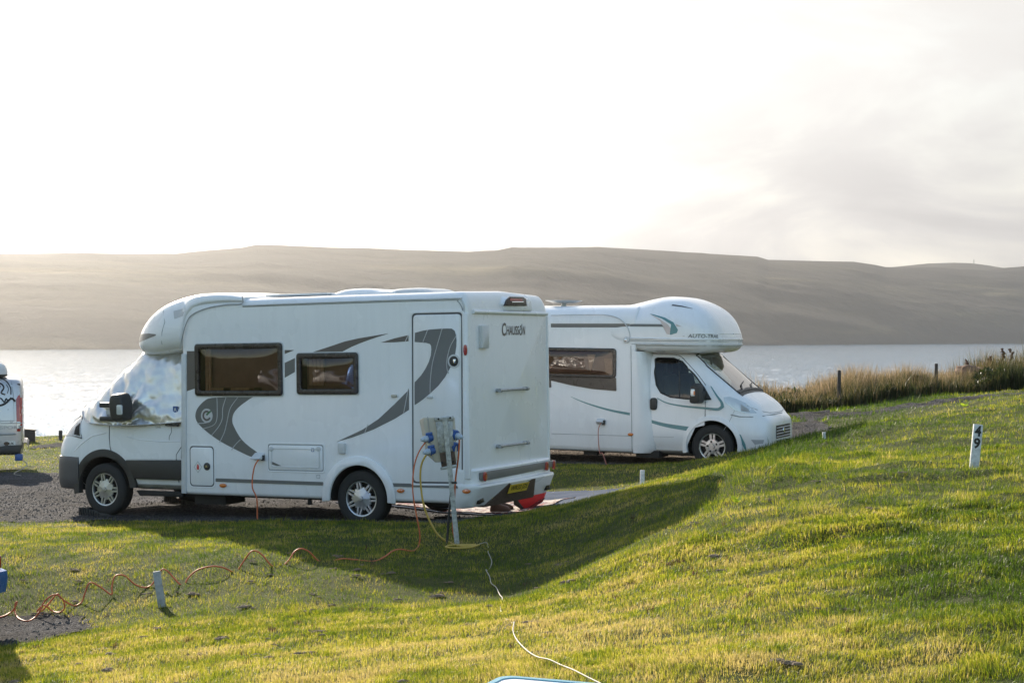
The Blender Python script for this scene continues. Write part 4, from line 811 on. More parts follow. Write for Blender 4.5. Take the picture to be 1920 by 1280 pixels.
    # number plate, tilted with the recess
    q0, q1 = RR([(952, 911), (986.5, 905)], -.10); yc = (q0[0] + q1[0]) / 2; tilt = math.atan2(.108, .253)
    def npl(u, v, d): return (-.094 + (-.0) - v * math.sin(tilt) - .018 - d, yc - u, .44 + v * math.cos(tilt))
    P = [(-.26, -.058), (.26, -.058), (.26, .058), (-.26, .058)]; pn = MB().prism([npl(u, v, .004) for u, v in P], [npl(u, v, .014) for u, v in P]).build('number_plate', mPlate, bp, smooth=0)
    textmesh('WR22 JZE', 'plate_lettering', mBlack, pn, lambda u, v, d: npl(u, v, .0175), w=.47, h=.08, bold=.01)
    for px, py in ((903, 934), (1027.5, 907)): q = RR([(px, py)], -.05)[0]; s_ = 1 if px < 950 else -1; onb([(q[0] - .07, .335), (q[0] + .06, .315), (q[0] + .075, .36), (q[0] - .04, .385)] if s_ > 0 else rrect(q[0] - .06, q[0] + .05, .32, .385, .01), .02, .075, 'fog_lamp', mFrame)
    # ---- under the floor
    u = MB(); u.box((2.4, 0, .36), (4.2, 1.6, .16)); u.box((3.95, .72, .27), (.5, .42, .16)); u.box((.35, 0, .33), (.5, 1.9, .12)); u.box((1.545, 0, .34), (.12, 1.7, .12)); u.box((3.1, -.4, .26), (.8, .5, .14)); u.tube([(2.35, 1.0, .35), (2.35, 1.0, .24)], .03, 8); u.build('underbody', mUnder, T, smooth=0)
    wheel(T, 1.545, .985, .345, .352, 1); wheel(T, 1.545, -.985, .345, .352, -1)
    # ---- low profile cap over the cab
    def cap(zb, zt, hw, rt=.3): h = zt - zb; return [(0, zb), (hw * .80, zb), (hw, zb + min(.10, h * .3)), (hw, zb + h * .55), (hw - min(.1, h * .2), zt - min(.05, h * .12)), (hw * .72, zt), (0, zt + .015)]
    cs = [(3.24, (2.79, 2.885, 1.139)), (3.5, (2.78, 2.935, 1.139)), (3.8, (2.745, 2.955, 1.139)), (4.05, (2.66, 2.955, 1.139)), (4.17, (2.50, 2.945, 1.139)), (4.24, (2.20, 2.935, 1.138)), (4.5, (2.165, 2.875, 1.12)), (4.8, (2.13, 2.775, 1.05)), (5.02, (2.125, 2.665, .95)), (5.2, (2.16, 2.54, .80)), (5.32, (2.215, 2.43, .62)), (5.40, (2.27, 2.365, .40)), (5.425, (2.30, 2.335, .22))]
    LC = Loft([(x, cap(*q)) for x, q in cs], it=2)
    cp = LC.mesh(list(np.linspace(3.24, 4.15, 10)) + list(np.linspace(4.17, 5.425, 34))).build('overcab_cap', mWhite, T, smooth=50)
    soft('cap_seam', mSoft, cp, catmull([(3.245, 1.141, 2.885), (3.25, 1.142, 2.79), (3.5, 1.142, 2.782), (3.8, 1.142, 2.745), (4.05, 1.142, 2.66), (4.15, 1.142, 2.53), (4.21, 1.142, 2.36), (4.245, 1.14, 2.22)], 6), .007)
    soft('cap_joint', mSoft, cp, surf_line(LC, [(x, z) for x, z in [(4.62, 2.80), (4.60, 2.72), (4.52, 2.58), (4.56, 2.45), (4.58, 2.3), (4.54, 2.2)]], off=.001), .006)
    patch(LC, S([(256, 630), (270, 626.5), (300, 625), (318, 626.5), (318, 629), (290, 637), (262, 642.5), (257, 641)], .8), 'cap_stripe', mDecal, cp, off=.004)
    patch(LC, S([(325, 583), (352, 577), (354, 590), (330, 598)], 1.08), 'cap_lettering', mPale, cp, off=.003)
    # ---- van cab
    def cab(zb, hb, zm, hm, zs, hs, zt, ht): return [(0, zb), (hb, zb), (hm, zm), (hm + .0, (zm + zs) / 2 + .05), (hs, zs), (ht, zt), (ht * .6, zt + .025), (0, zt + .03)]
    ks = [(4.1, (.33, .95, .60, 1.02, 1.36, 1.0, 2.16, .84)), (5.05, (.33, .95, .60, 1.02, 1.36, 1.0, 2.16, .82)), (5.45, (.33, .95, .60, 1.02, 1.35, 1.0, 1.86, .80)), (5.78, (.33, .95, .60, 1.02, 1.30, .99, 1.55, .84)), (6.05, (.34, .93, .60, 1.01, 1.22, .97, 1.44, .80)), (6.25, (.36, .9, .60, .975, 1.12, .92, 1.31, .74)), (6.38, (.38, .82, .60, .90, 1.02, .84, 1.17, .68)), (6.46, (.40, .72, .60, .80, .92, .76, 1.04, .6)), (6.51, (.45, .55, .6, .62, .8, .6, .88, .5))]
    nose = lambda x: x + .13 * float(sstep((x - 5.95) / .5))
    LB = Loft([(nose(x), cab(*q)) for x, q in ks], it=2)
    cb = LB.mesh(list(np.linspace(4.1, 5.0, 6)) + list(np.linspace(5.05, 6.2, 24)) + list(np.linspace(6.22, 6.64, 20))).build('cab', [mCab, mUnder], T, smooth=45)
    boolean(cb, [cyl_cutter((5.646, 1.0, .345), .44, .9, mUnder), cyl_cutter((5.646, -1.0, .345), .44, .9, mUnder)])
    gx = LB.y_at
    fb = Loft([(nose(x), [(a * 1.0 + .012, b) for a, b in [(0, .30), (q * .93, .30), (q, .42), (q, .6), (q - .005, .74), (q - .03, .80), (q * .6, .805), (0, .81)]]) for x, q in ((5.98, 1.022), (6.1, 1.012), (6.25, .985), (6.38, .92), (6.46, .83), (6.52, .68), (6.55, .48))], it=2)
    fbm_ = fb.mesh(list(np.linspace(6.09, 6.68, 24))).build('front_bumper', [mBumper, mUnder], T, smooth=45); boolean(fbm_, [cyl_cutter((5.646, 1.0, .345), .45, .9, mUnder), cyl_cutter((5.646, -1.0, .345), .45, .9, mUnder)])
    mb = MB()
    for z in (.56, .63): mb.tube([(6.53, .90, z), (6.59, .84, z), (6.645, .70, z)], .012, 5)
    mb.build('grille_bar', mChrome, fbm_)
    for sy in (1, -1):
        arch_strip(T, 'wheel_arch_cladding', mPlastic, 5.646, .345, .44, .55, -8, 176, lambda x, z: max(gx(min(x, 6.2), max(z, .6)), .9), .018, sy)
        mp = S([(236, 862), (341, 862), (341, 900), (252, 897)], 1.03); MB().plate([(min(x, 5.3) if x < 5.5 else x, z) for x, z in mp], sy * 1.005, sy * 1.045).build('side_moulding', mPlastic, T, bevel=.01)
    MB().plate(S([(255, 919), (342, 922), (342, 931), (262, 929)], 1.0), .93, 1.0).build('sill', mUnder, T, bevel=.006)
    # door panel with its seams, handle and the script beside it
    dp = S([(205, 795), (340, 789), (340, 860), (238, 860), (222, 845), (207, 838)], 1.02); cd = patch(LB, dp, 'cab_door', mCab, T, off=.006, cuts=3, thick=.004)
    for pts in ([(204.5, 797), (205, 820), (207, 838), (210, 850)], [(341, 790), (340.5, 860)], [(333, 905), (331, 880), (331, 852), (340, 838)]): soft('door_seam', mLine, cd, surf_line(LB, S(pts, 1.02), off=.006), .005)
    q = S([(323, 796)], 1.05)[0]; MB().box((q[0], 1.055, q[1]), (.22, .035, .035)).build('cab_door_handle', mPlastic, cd, bevel=.012); soft('tie_cord', mBlackC, cd, catmull([(q[0], 1.08, q[1]), (q[0] - .01, 1.08, q[1] - .09), (q[0] + .03, 1.075, q[1] - .15), (q[0] + .035, 1.075, q[1] - .2)], 5), .004)
    textmesh('Link', 'cab_lettering', mSoft, cd, lambda u, v, d: (S([(296, 800)], 1.03)[0][0] - u, LB.y_at(4.7, 1.2) + .010, S([(296, 800)], 1.03)[0][1] + v), h=.035)
    soft('door_crease', mCab, cd, surf_line(LB, S([(238, 818), (262, 824), (300, 827), (338, 827)], 1.02), off=.0), .012); soft('bonnet_crease', mCab, T, surf_line(LB, S([(140, 845), (155, 830), (175, 816), (200, 811)], 1.0), off=-.004), .012)
    for sy in (1, -1):
        hl = [(nose(a_), b_) for a_, b_ in [(6.03, 1.03), (6.10, 1.05), (6.30, 1.06), (6.40, 1.10), (6.36, 1.17), (6.28, 1.25), (6.16, 1.33), (6.10, 1.30)]]; patch(LB, hl, 'headlight', mLamp, T, side=sy, off=.008, thick=.01); soft('headlight_seal', mLine, T, surf_line(LB, hl + [hl[0]], sy, .008), .008); patch(LB, [(6.07, 1.06), (6.2, 1.08), (6.2, 1.18), (6.12, 1.24)], 'headlight_bowl', mDark, T, side=sy, off=.0095)
    for sy in (1, -1):
        m_ = MB(); yb = sy * 1.02
        hsg = MB().prism([(x, sy * 1.16, z) for x, z in rpoly([(5.02, 1.28), (5.26, 1.28), (5.30, 1.52), (5.26, 1.66), (5.06, 1.66), (5.0, 1.5)], .06)], [(x, sy * 1.36, z) for x, z in rpoly([(5.04, 1.30), (5.24, 1.30), (5.27, 1.52), (5.24, 1.63), (5.08, 1.63), (5.03, 1.5)], .06)]).build('door_mirror', mPlastic, T, bevel=.03, seg=3)
        for z, hh in ((1.49, .07), (1.305, .06)): MB().box((5.40, sy * 1.13, z), (.36, .10, hh)).build('mirror_arm', mPlastic, hsg, bevel=.015)
        MB().plate(rrect(5.03, 5.12, 1.37, 1.50, .02), sy * 1.352, sy * 1.372).build('mirror_lamp', mClearLens, hsg, bevel=.006); MB().box((5.38, sy * 1.10, 1.40), (.26, .05, .09)).build('mirror_base', mTrim, hsg, bevel=.01)
    wheel(T, 5.646, .915, .345, .352, 1); wheel(T, 5.646, -.915, .345, .352, -1)
    return T, LB, LC
NT, LB, LC = near_motorhome()

# ---- silver insulated screen cover draped over the cab
def cab_cover():
    T = empty('windscreen_cover', VN.o, (0, R(VN.p), R(VN.h)), 'crinkled silver insulated cover wrapped over the windscreen and cab doors of the nearest motorhome', 'windscreen cover')
    edge = np.array([(4.22, 1.265), (4.6, 1.235), (5.0, 1.215), (5.3, 1.205), (5.6, 1.215), (5.82, 1.22), (5.98, 1.27), (6.08, 1.345), (6.14, 1.36)])
    xs_ = np.linspace(4.235, 6.14, 100); rows = []; m = 70
    for x in xs_:
        p = LB.prof(x); ze = np.interp(x, edge[:, 0], edge[:, 1]); yy = LB.y_at(x, ze)
        up = [(yy, ze)] + [tuple(q) for q in p if q[1] > ze + .01 and q[0] < yy + .05]
        up = np.array(up); full = np.r_[up, (up[::-1] * [-1, 1])[1:]]
        d = np.r_[0, np.cumsum(np.linalg.norm(np.diff(full, axis=0), axis=1))]; u = np.linspace(0, d[-1], 2 * m + 1); yz = np.c_[np.interp(u, d, full[:, 0]), np.interp(u, d, full[:, 1])]
        rows.append(np.c_[np.full(len(yz), x), yz])
    A = np.array(rows); nrm = np.cross(np.gradient(A, axis=0), np.gradient(A, axis=1)); nrm /= np.linalg.norm(nrm, axis=2, keepdims=True) + 1e-9
    c = A.reshape(-1, 3).mean(0); sgn = np.sign(((A - [c[0], 0, .9]) * nrm).sum(2).mean()); nrm *= sgn
    X, Y, Z = A[..., 0], A[..., 1], A[..., 2]; s_ = np.abs(np.linspace(-1, 1, 2 * m + 1))[None, :] + 0 * X
    # folds run up and back from the mirror slit and hang from the roof edge; stronger near the lower hem
    ang = np.arctan2(Z - 1.18, X - 5.32); fan = np.abs(np.sin(ang * 7 + 3 * fbm(X * 3, Z * 3, 5, 3))) ** .6 * np.exp(-((X - 5.2) ** 2 + (Z - 1.3) ** 2) / .22)
    hang = np.sin(X * 46 + 6 * fbm(X * 2, Z * 2, 8, 3)) * sstep((Z - 1.95) / .2) * .010 * sstep((4.95 - X) / .3) + np.sin(Z * 60 + 5 * fbm(X * 4, Z * 4, 2)) * .008 * sstep((4.38 - X) / .12)
    crease = (np.abs(fbm(X * 2.6 + Z, Z * 3.4 - X * .7 + 5 * (Y < 0), 44, 4) - .5) * 2) ** .7
    sag = .055 * sstep((X - 5.2) / .35) * sstep((6.0 - X) / .3) * fbm(X * 3.1, Z * 4.3, 13, 3)
    off = .022 + .065 * fan + hang + .05 * (1 - crease) * (.5 + .5 * s_) + sag + .03 * fbm(X * 1.4, Z * 1.7 + Y, 77, 2)
    A = A + nrm * off[..., None]
    mb = MB().grid(A); body = mb.build('cover', mCover, T, smooth=180)
    hem = [tuple(A[i, 0] + nrm[i, 0] * .004) for i in range(0, len(A))]; soft('hem', mSilverPaint, T, hem, .008)
    fl = [tuple(A[i, k]) for i in (-1,) for k in range(4, 2 * m - 3)]; soft('front_hem', mDark, T, fl, .012)
    # loose folded edge across the bonnet, turned up so its dark lining shows, and the tie at its top
    r0, r1 = [], []
    for x, w_ in ((6.15, .02), (6.08, .04), (5.98, .05), (5.86, .05), (5.76, .03), (5.66, .02)):
        i = int(np.argmin(np.abs(xs_ - min(x, 6.14)))); k = int(m * .62); p = A[i, k]; r0.append(tuple(p)); r1.append((p[0] + .015, p[1] - .10, p[2] + w_ * 1.1))
    MB().grid([r0, r1]).build('turned_edge', mPlastic, T, smooth=60)
    p = A[int(np.argmin(np.abs(xs_ - 5.66))), int(m * .62)]; MB().prism([(p[0] + .05, p[1], p[2] - .03), (p[0] - .06, p[1], p[2] + .0), (p[0] - .05, p[1] - .02, p[2] + .12)], [(p[0] + .05, p[1] - .02, p[2] - .03), (p[0] - .06, p[1] - .02, p[2]), (p[0] - .05, p[1] - .03, p[2] + .12)]).build('loose_flap', mDecalB, T, smooth=0)
    soft('strap', mBlackC, T, [(p[0] - .06, p[1] - .02, p[2] + .11), (p[0] - .16, p[1] - .03, p[2] + .13), (p[0] - .27, p[1] - .1, p[2] + .2)], .006)
    i = int(np.argmin(np.abs(xs_ - VN.side([(330, 767)], 1.03)[0][0]))); k = int(np.argmin(np.abs(A[i, :m, 2] - VN.side([(330, 767)], 1.03)[0][1]))); q = A[i, k] + nrm[i, k] * .01
    tg = MB().box(q, (.075, .006, .085)).build('maker_tag', mBlueSign, T); textmesh('A', 'tag_mark', mPlateW, tg, lambda u, v, d: (q[0] - u, q[1] + .005, q[2] + v), h=.05)
    return T
cab_cover()
# ================================================================== the far motorhome (its nearer flank is y < 0)
def top_z(L_, x, y):
    p = L_.prof(x); best = -9
    for i in range(len(p) - 1):
        (a, za), (b, zb) = p[i], p[i + 1]
        if (a - y) * (b - y) <= 0 and abs(a - b) > 1e-9: best = max(best, za + (zb - za) * (y - a) / (b - a))
    return best
def front_x(L_, y, z, x0, x1):
    for x in np.linspace(x1, x0, 90):
        if L_.y_at(x, z) >= abs(y) and top_z(L_, x, min(abs(y), .02)) > z: return float(x)
    return float(x0)
def far_motorhome():
    T = empty('motorhome', VF.o, (0, R(VF.p), R(VF.h)), 'white coachbuilt motorhome parked behind, bulging overcab bed and thin teal stripes', 'motorhome')
    S = lambda pts, y=-1.12: VF.side(pts, y)
    hw = 1.12
    def sec(zt, k): return [(0, .20), (hw - k - .04, .20), (hw - k, .26), (hw - k, 1.2), (hw - k, zt - .20), (hw - k - .22, zt - .03), (0, zt)]
    rad = [0, .05, .05, .01, .22, .2, 0]
    LA = Loft([(-7.4, sec(2.60, .06)), (-7.36, sec(2.66, .02)), (-7.3, sec(2.71, 0)), (-3, sec(2.74, 0)), (-1.42, sec(2.76, 0)), (-1.37, sec(2.76, .0)), (-1.35, sec(2.75, .01))], rad=rad)
    body = LA.mesh([-7.4, -7.38, -7.36, -7.33, -7.3, -6, -5, -4, -3, -2, -1.5, -1.42, -1.39, -1.37, -1.35]).build('body', [mWhite, mUnder], T)
    boolean(body, [cyl_cutter((-4.9, sy * 1.0, .36), .43, .8, mUnder) for sy in (1, -1)])
    for z, pts in ((0, [(1034, 812.5), (1185, 817)]), (0, [(1034, 840), (1185, 846)])): soft('skirt_line', mSoft, T, [(x, -1.121, z_) for x, z_ in S(pts)], .005)
    # overcab bed moulding
    def lut(zb, zt, h): d = zt - zb; return [(0, zb), (h * .82, zb), (h, zb + min(.09, d * .25)), (h, zb + d * .50), (h - .05, zb + d * .66), (h * .74, zt - d * .08), (h * .45, zt - .006), (0, zt)]
    lx = lambda x: x if x < -1.2 else -1.2 + (x + 1.2) * .80
    LU = Loft([(lx(x), lut(*q)) for x, q in ((-2.05, (2.2, 2.735, 1.06)), (-1.72, (2.0, 2.755, 1.128)), (-1.45, (1.95, 2.81, 1.131)), (-1.2, (1.92, 2.87, 1.131)), (-.9, (1.92, 2.905, 1.131)), (-.6, (1.92, 2.89, 1.128)), (-.3, (1.92, 2.82, 1.115)), (-.05, (1.925, 2.715, 1.08)), (.12, (1.94, 2.60, 1.0)), (.24, (1.965, 2.47, .88)), (.32, (2.0, 2.34, .72)), (.37, (2.04, 2.22, .5)), (.385, (2.07, 2.17, .3)))], it=2)
    lu = LU.mesh(list(np.linspace(-2.05, -.35, 20)) + list(np.linspace(-.3, .068, 30))).build('overcab_bed', mWhite, T, smooth=50)
    def band(z, r, mat, nm, x0=-1.44, off=0.0):
        xs_ = np.r_[np.linspace(x0, -.05, 14), np.linspace(.01, .064, 14)]; A = [(x, -(LU.y_at(x, z) + off), z) for x in xs_]; B = [(x, -y, z_) for x, y, z_ in A[::-1]]; soft(nm, mat, lu, A + B, r)
    band(2.17, .016, mWhite, 'band_ridge'); band(2.135, .008, mSoft, 'band_groove'); band(2.075, .014, mTrim, 'band_ridge'); band(2.05, .007, mSoft, 'band_groove'); band(2.265, .008, mWhite, 'band_ridge', -.35)
    lens(lu, 'side_lamp', ellipse(*S([(1175, 637)])[0], .06, .055), 'y', -1.13, -.02, mTrim); q = S([(1174, 637.5)])[0]; MB().lathe([(.001, -1.165), (.022, -1.16), (.028, -1.14)], c=(q[0], 0, q[1]), n=14).build('lamp_bulb', mChrome, lu)
    # arc shaped roof joint and stripes
    j = S([(1033, 591), (1090, 590), (1130, 590), (1150, 593), (1165, 600), (1176, 612), (1181, 625), (1181.5, 634)]); soft('roof_joint', mTrim, T, catmull([(x, -1.133 if x > -1.75 else -1.122, z) for x, z in j], 5), .009)
    soft('panel_joint', mSoft, T, [(x, -1.1215, z) for x, z in S([(1183, 648), (1184.5, 800), (1185, 846)])], .006)
    MB().plate(S([(1033, 606.5), (1168, 606.5), (1181, 607), (1181, 612), (1033, 612)]), -1.1225, -1.118).build('side_stripe', mDecal, T, smooth=0)
    patch(LU, S([(1181, 607), (1181, 612), (1244, 612.5), (1240, 607.5)], -1.13), 'side_stripe', mDecal, T, -1, .004); MB().plate(S([(1033, 612), (1181, 612), (1181, 613.5), (1033, 613.5)]), -1.1225, -1.118).build('side_stripe', mLine, T, smooth=0)
    patch(LU, S([(1215, 588), (1235, 597), (1252, 608), (1262, 622), (1258, 627), (1250, 626), (1248, 612), (1238, 602)], -1.13), 'pink_crescent', mPink, T, -1, .003); patch(LU, S([(1215, 588), (1222, 589), (1245, 595), (1262, 604), (1271, 618), (1269, 624), (1258, 627.5), (1256, 627), (1265, 619), (1258, 608), (1240, 597)], -1.13), 'teal_crescent', mTeal, T, -1, .006)
    patch(LU, S([(1266, 607), (1278, 612), (1268, 611.5)], -1.13), 'stripe_tip', mPink, T, -1, .004)
    # lettering along the curved side of the overcab bed
    zt_ = 2.222; xs_ = np.linspace(-.5, .066, 140); P = np.array([(x, LU.y_at(x, zt_)) for x in xs_]); d = np.r_[0, np.cumsum(np.linalg.norm(np.diff(P, axis=0), axis=1))]
    def on(s_): return np.interp(s_, d, P[:, 0]), np.interp(s_, d, P[:, 1])
    sa = float(np.interp(-.47, P[:, 0], d))
    textmesh('AUTO-TRAIL', 'overcab_lettering', mLetter, lu, lambda u, v, dd: (lambda xy: (xy[0] + .004, -(xy[1] + .006), zt_ + v + .015 * 0))(on(sa + .36 + u)), w=.62, h=.062, shear=.1, bold=.012)
    soft('lettering_dash', mSoft, lu, [(on(sa + k)[0], -(on(sa + k)[1] + .004), zt_ - .005) for k in (-.10, -.06, -.02, .0)], .004)
    patch(LU, [(-.78, 2.735), (-.60, 2.715), (-.42, 2.685), (-.42, 2.69), (-.60, 2.735), (-.77, 2.76)], 'rail_bracket', mLine, lu, -1, .004)
    # side window with its dark lower panel
    (x1, z1), (_, z0) = S([(1156, 653)])[0], S([(1156, 709)])[0]; xa = -3.35
    boolean(body, [MB().box(((xa + x1) / 2, -1.10, (z0 + z1) / 2), (x1 - xa - .12, .5, z1 - z0 - .12)).build('cut', mUnder, smooth=0)])
    O = rrect(xa, x1, z0 - .18, z1, .06); I = rrect(xa + .05, x1 - .06, z0 + .05, z1 - .06, .04)
    lowp = [(xa, z0), (x1, z0)] ; wf = MB().plate(rpoly([(xa, z0 - .17), (-2.9, z0 - .19)] + S([(1033, 713), (1070, 722), (1110, 729), (1156, 733)]) + [(x1, z0 + .01), (xa, z0 + .01)], .02), -1.128, -1.118).build('window', mFrame, T, smooth=0)
    MB().ring(rrect(xa, x1, z0, z1, .06), I, -1.142, -1.118).build('window_frame', mFrame, wf, bevel=.006)
    rows = [[(xa + .05 + (x1 - xa - .11) * u, -1.13 - .022 * (1 - (2 * u - 1) ** 4) * (1 - (2 * v - 1) ** 4), z0 + .05 + (z1 - z0 - .11) * v) for u in np.linspace(0, 1, 21)] for v in np.linspace(0, 1, 13)]; MB().grid(rows).build('pane', mPane, wf, smooth=80)
    MB().box(((xa + x1) / 2, -.93, (z0 + z1) / 2), (x1 - xa, .02, z1 - z0)).build('interior', mCabin, wf, smooth=0); q = S([(1102, 664), (1117, 664), (1107, 698)], -1.05); MB().plate(q, -1.07, -1.05).build('curtain', mCurtain, wf, smooth=0); MB().plate(S([(1133, 672), (1148, 672), (1150, 704), (1137, 704)], -1.02), -1.04, -1.02).build('curtain', mCurtain, wf, smooth=0)
    def stripe(pts, w0, w1, name, L_=None, par=T):
        c = np.array(catmull([np.array(p) for p in S(pts, -1.02 if L_ else -1.12)], 6)); t = np.gradient(c, axis=0); n = np.c_[-t[:, 1], t[:, 0]]; n /= np.linalg.norm(n, axis=1, keepdims=True); w = np.linspace(w0, w1, len(c))[:, None] / 2
        poly = [tuple(q) for q in np.r_[c + n * w, (c - n * w)[::-1]]]
        return patch(L_, poly, name, mTeal, par, -1, .010) if L_ else MB().plate(poly, -1.123, -1.119).build(name, mTeal, par, smooth=0)
    stripe([(1070, 743), (1085, 750), (1110, 759), (1145, 769), (1181, 776)], .004, .045, 'teal_stripe')
    q = S([(1127, 790)])[0]; MB().prism([(q[0] - .08, -1.12, q[1] + .05), (q[0] + .07, -1.12, q[1] + .05), (q[0] + .07, -1.12, q[1] - .05), (q[0] - .08, -1.12, q[1] - .05)], [(q[0] - .075, -1.14, q[1] + .045), (q[0] + .065, -1.14, q[1] + .045), (q[0] + .05, -1.22, q[1] - .0), (q[0] - .06, -1.22, q[1] - .0)]).build('hookup_inlet', mTrim, T, bevel=.008); MB().box((q[0] + .06, -1.15, q[1] - .015), (.04, .05, .08)).build('inlet_socket', mPlastic, T)
    q = S([(1182.5, 814)])[0]; lens(T, 'side_marker', ellipse(*q, .05, .028), 'y', -1.118, -.022, mOrangeLens)
    # satellite dish lying on the roof
    q = S([(1055, 571)], -.5)[0]; MB().lathe([(.001, .0), (.2, .012), (.33, .05), (.335, .055), (.2, .025), (.001, .012)], c=(q[0] + .0, -.45, 2.77), axis='z', n=32).build('roof_dish', mTrim, T); MB().tube([(q[0], -.45, 2.70), (q[0], -.45, 2.775)], .05, 8).build('dish_foot', mTrim, T)
    MB().box((-4.2, 0, 2.75), (.8, .7, .1)).build('roof_vent', mTrim, T, bevel=.02)
    # ---- van cab
    def cab(zb, hb, zm, hm, zs, hs, zt, ht): return [(0, zb), (hb, zb), (hm, zm - .2), (hm, zm), (hm * .4 + hs * .6, zm + (zs - zm) * .6), (hs, zs), (ht, zt), (ht * .55, zt + .035), (0, zt + .045)]
    ks = [(-1.3, (.18, .96, .62, 1.03, 1.30, 1.0, 1.93, .84)), (-.42, (.18, .96, .62, 1.03, 1.30, 1.0, 1.90, .82)), (-.2, (.18, .96, .62, 1.03, 1.29, .995, 1.765, .80)), (.1, (.18, .96, .62, 1.03, 1.25, .985, 1.555, .79)), (.4, (.18, .95, .62, 1.02, 1.17, .96, 1.335, .80)), (.54, (.18, .94, .62, 1.005, 1.12, .94, 1.24, .80)), (.7, (.18, .93, .62, .985, 1.03, .905, 1.145, .77)), (.84, (.18, .90, .62, .945, .93, .85, 1.04, .71)), (.92, (.18, .875, .60, .915, .87, .82, .95, .68)), (.965, (.185, .85, .59, .89, .84, .80, .895, .66)), (1.01, (.19, .81, .58, .85, .81, .77, .86, .64)), (1.05, (.20, .74, .57, .78, .78, .71, .83, .60)), (1.075, (.23, .66, .56, .70, .74, .64, .79, .55)), (1.09, (.28, .52, .54, .56, .68, .52, .73, .46))]
    short = lambda x: x if x < -.42 else float(np.interp(x, [-.42, .54, .86, 1.09], [-.42, .41, .745, .955]))
    LD = Loft([(short(x), cab(*q)) for x, q in ks], it=2)
    cb = LD.mesh(list(np.linspace(-1.3, -.45, 5)) + list(np.linspace(-.42, .6, 24)) + list(np.linspace(.61, .955, 30))).build('cab', [mCab, mUnder, mDark], T, smooth=45)
    inner = LD.mesh(np.linspace(-1.24, .37, 16), m=0, grow=-.05).build('cut', mDark, smooth=0)
    W = S([(1224, 673), (1228, 671), (1258, 671.5), (1275, 678), (1300, 702), (1320, 727), (1334, 749), (1320, 749), (1286, 747), (1258, 744), (1240, 736), (1231, 722), (1226, 700)], -.97)
    ws = [(.70, 1.31), (.66, 1.84)]; tr_ = [(-.72, 1.29), (.72, 1.29), (.68, 1.86), (-.68, 1.86)]
    boolean(cb, [inner, MB().prism([(x, -1.4, z) for x, z in W], [(x, 1.4, z) for x, z in W]).build('cut', mDark, smooth=0), MB().prism([(-.7, y, z) for y, z in tr_], [(1.2, y, z) for y, z in tr_]).build('cut', mDark, smooth=0),
                 cyl_cutter((0, -1.0, .36), .445, .9, mUnder), cyl_cutter((0, 1.0, .36), .445, .9, mUnder)])
    rows = []
    for x in np.linspace(-.40, .365, 16):
        h_ = .745 - .03 * (x < -.2); rows.append([(x + .012, y, top_z(LD, x, abs(y)) - .006) for y in np.linspace(-h_, h_, 13)])
    gl = MB().grid(rows).build('windscreen', mGlass, T, smooth=80)
    for u in (0, -1): soft('windscreen_seal', mPlastic, gl, [tuple(r[u]) for r in rows], .014)
    soft('windscreen_seal', mPlastic, gl, [tuple(p) for p in rows[-1]], .025); soft('windscreen_seal', mPlastic, gl, [tuple(p) for p in rows[0]], .014)
    MB().grid([[(x, y, top_z(LD, x, abs(y)) + .004) for y in np.linspace(-.76, .76, 15)] for x in np.linspace(.335, .45, 4)]).build('scuttle', mPlastic, T)
    for y0, y1 in ((-.50, .02), (.12, .62)): soft('wiper', mPlastic, gl, [(.37, y0, top_z(LD, .37, abs(y0)) + .02), (.29, (y0 * .6 + y1 * .4), top_z(LD, .29, abs(y0 * .6 + y1 * .4)) + .022), (.24, y1, top_z(LD, .24, abs(y1)) + .02)], .010)
    for sd_ in (-1, 1):
        patch(LD, W, 'side_window', mSideGlass, T, sd_, -.012); wl = [np.array(p) for p in W]; soft('window_seal', mPlastic, T, surf_line(LD, [tuple(p) for p in W + [W[0]]], sd_, -.002), .014)
    soft('window_divider', mPlastic, T, surf_line(LD, S([(1268, 673), (1273, 710), (1275, 746)], -.97), -1, -.012), .016)
    # cabin: dashboard, steering wheel, seats, sun visor
    MB().box((.12, 0, 1.05), (.42, 1.75, .30)).build('dashboard', mDark, T, bevel=.06); MB().lathe([(.19, -.012), (.205, 0), (.19, .012), (.18, 0)], n=28, close=True).build('steering_wheel', mPlastic, T)
    sw = COL.objects[-1] if False else [o for o in T.children if o.name.startswith('steering_wheel')][0]; sw.location = (-.16, -.42, 1.18); sw.rotation_euler = (R(90), 0, R(0)); sw.rotation_euler = (R(65), 0, R(90))
    for y in (-.45, .45): s_ = MB(); s_.box((-.62, y, .82), (.5, .5, .16)); s_.box((-.88, y, 1.2), (.16, .5, .7), (0, R(-12), 0)); s_.box((-.97, y, 1.66), (.1, .28, .2), (0, R(-8), 0)); s_.build('seat', mSeat, T, bevel=.05)
    MB().box((-.34, 0, 1.80), (.03, .09, .16)).build('rear_view_mirror', mPlastic, T, bevel=.02)
    # ---- doors, seams, handle, mirror
    def seam(pts, r=.0055, y=-1.02, mat=mLine, par=T, off=.001): return soft('door_seam', mat, par, surf_line(LD, [tuple(p) for p in catmull(S(pts, y), 4)], -1, off), r)
    cd = patch(LD, S([(1218, 750), (1240, 757), (1321, 763), (1321, 797), (1300, 802), (1288, 818), (1284, 845), (1231, 845), (1224, 810)], -1.02), 'cab_door', mCab, T, -1, .007, thick=.004)
    seam([(1211.5, 668), (1212, 700), (1216, 750), (1222, 810), (1231, 850)]); seam([(1212, 664), (1240, 664), (1268, 667), (1285, 680), (1305, 700), (1323, 722)], y=-.95); seam([(1322, 752), (1322, 795)], par=cd); seam([(1322, 795), (1305, 799), (1293, 812), (1286, 838), (1285, 850)], par=cd); seam([(1224, 818), (1264, 819)], .003, mat=mSoft, par=cd, off=.008); seam([(1357, 806), (1367, 790), (1376, 768)], .004, mat=mSoft)
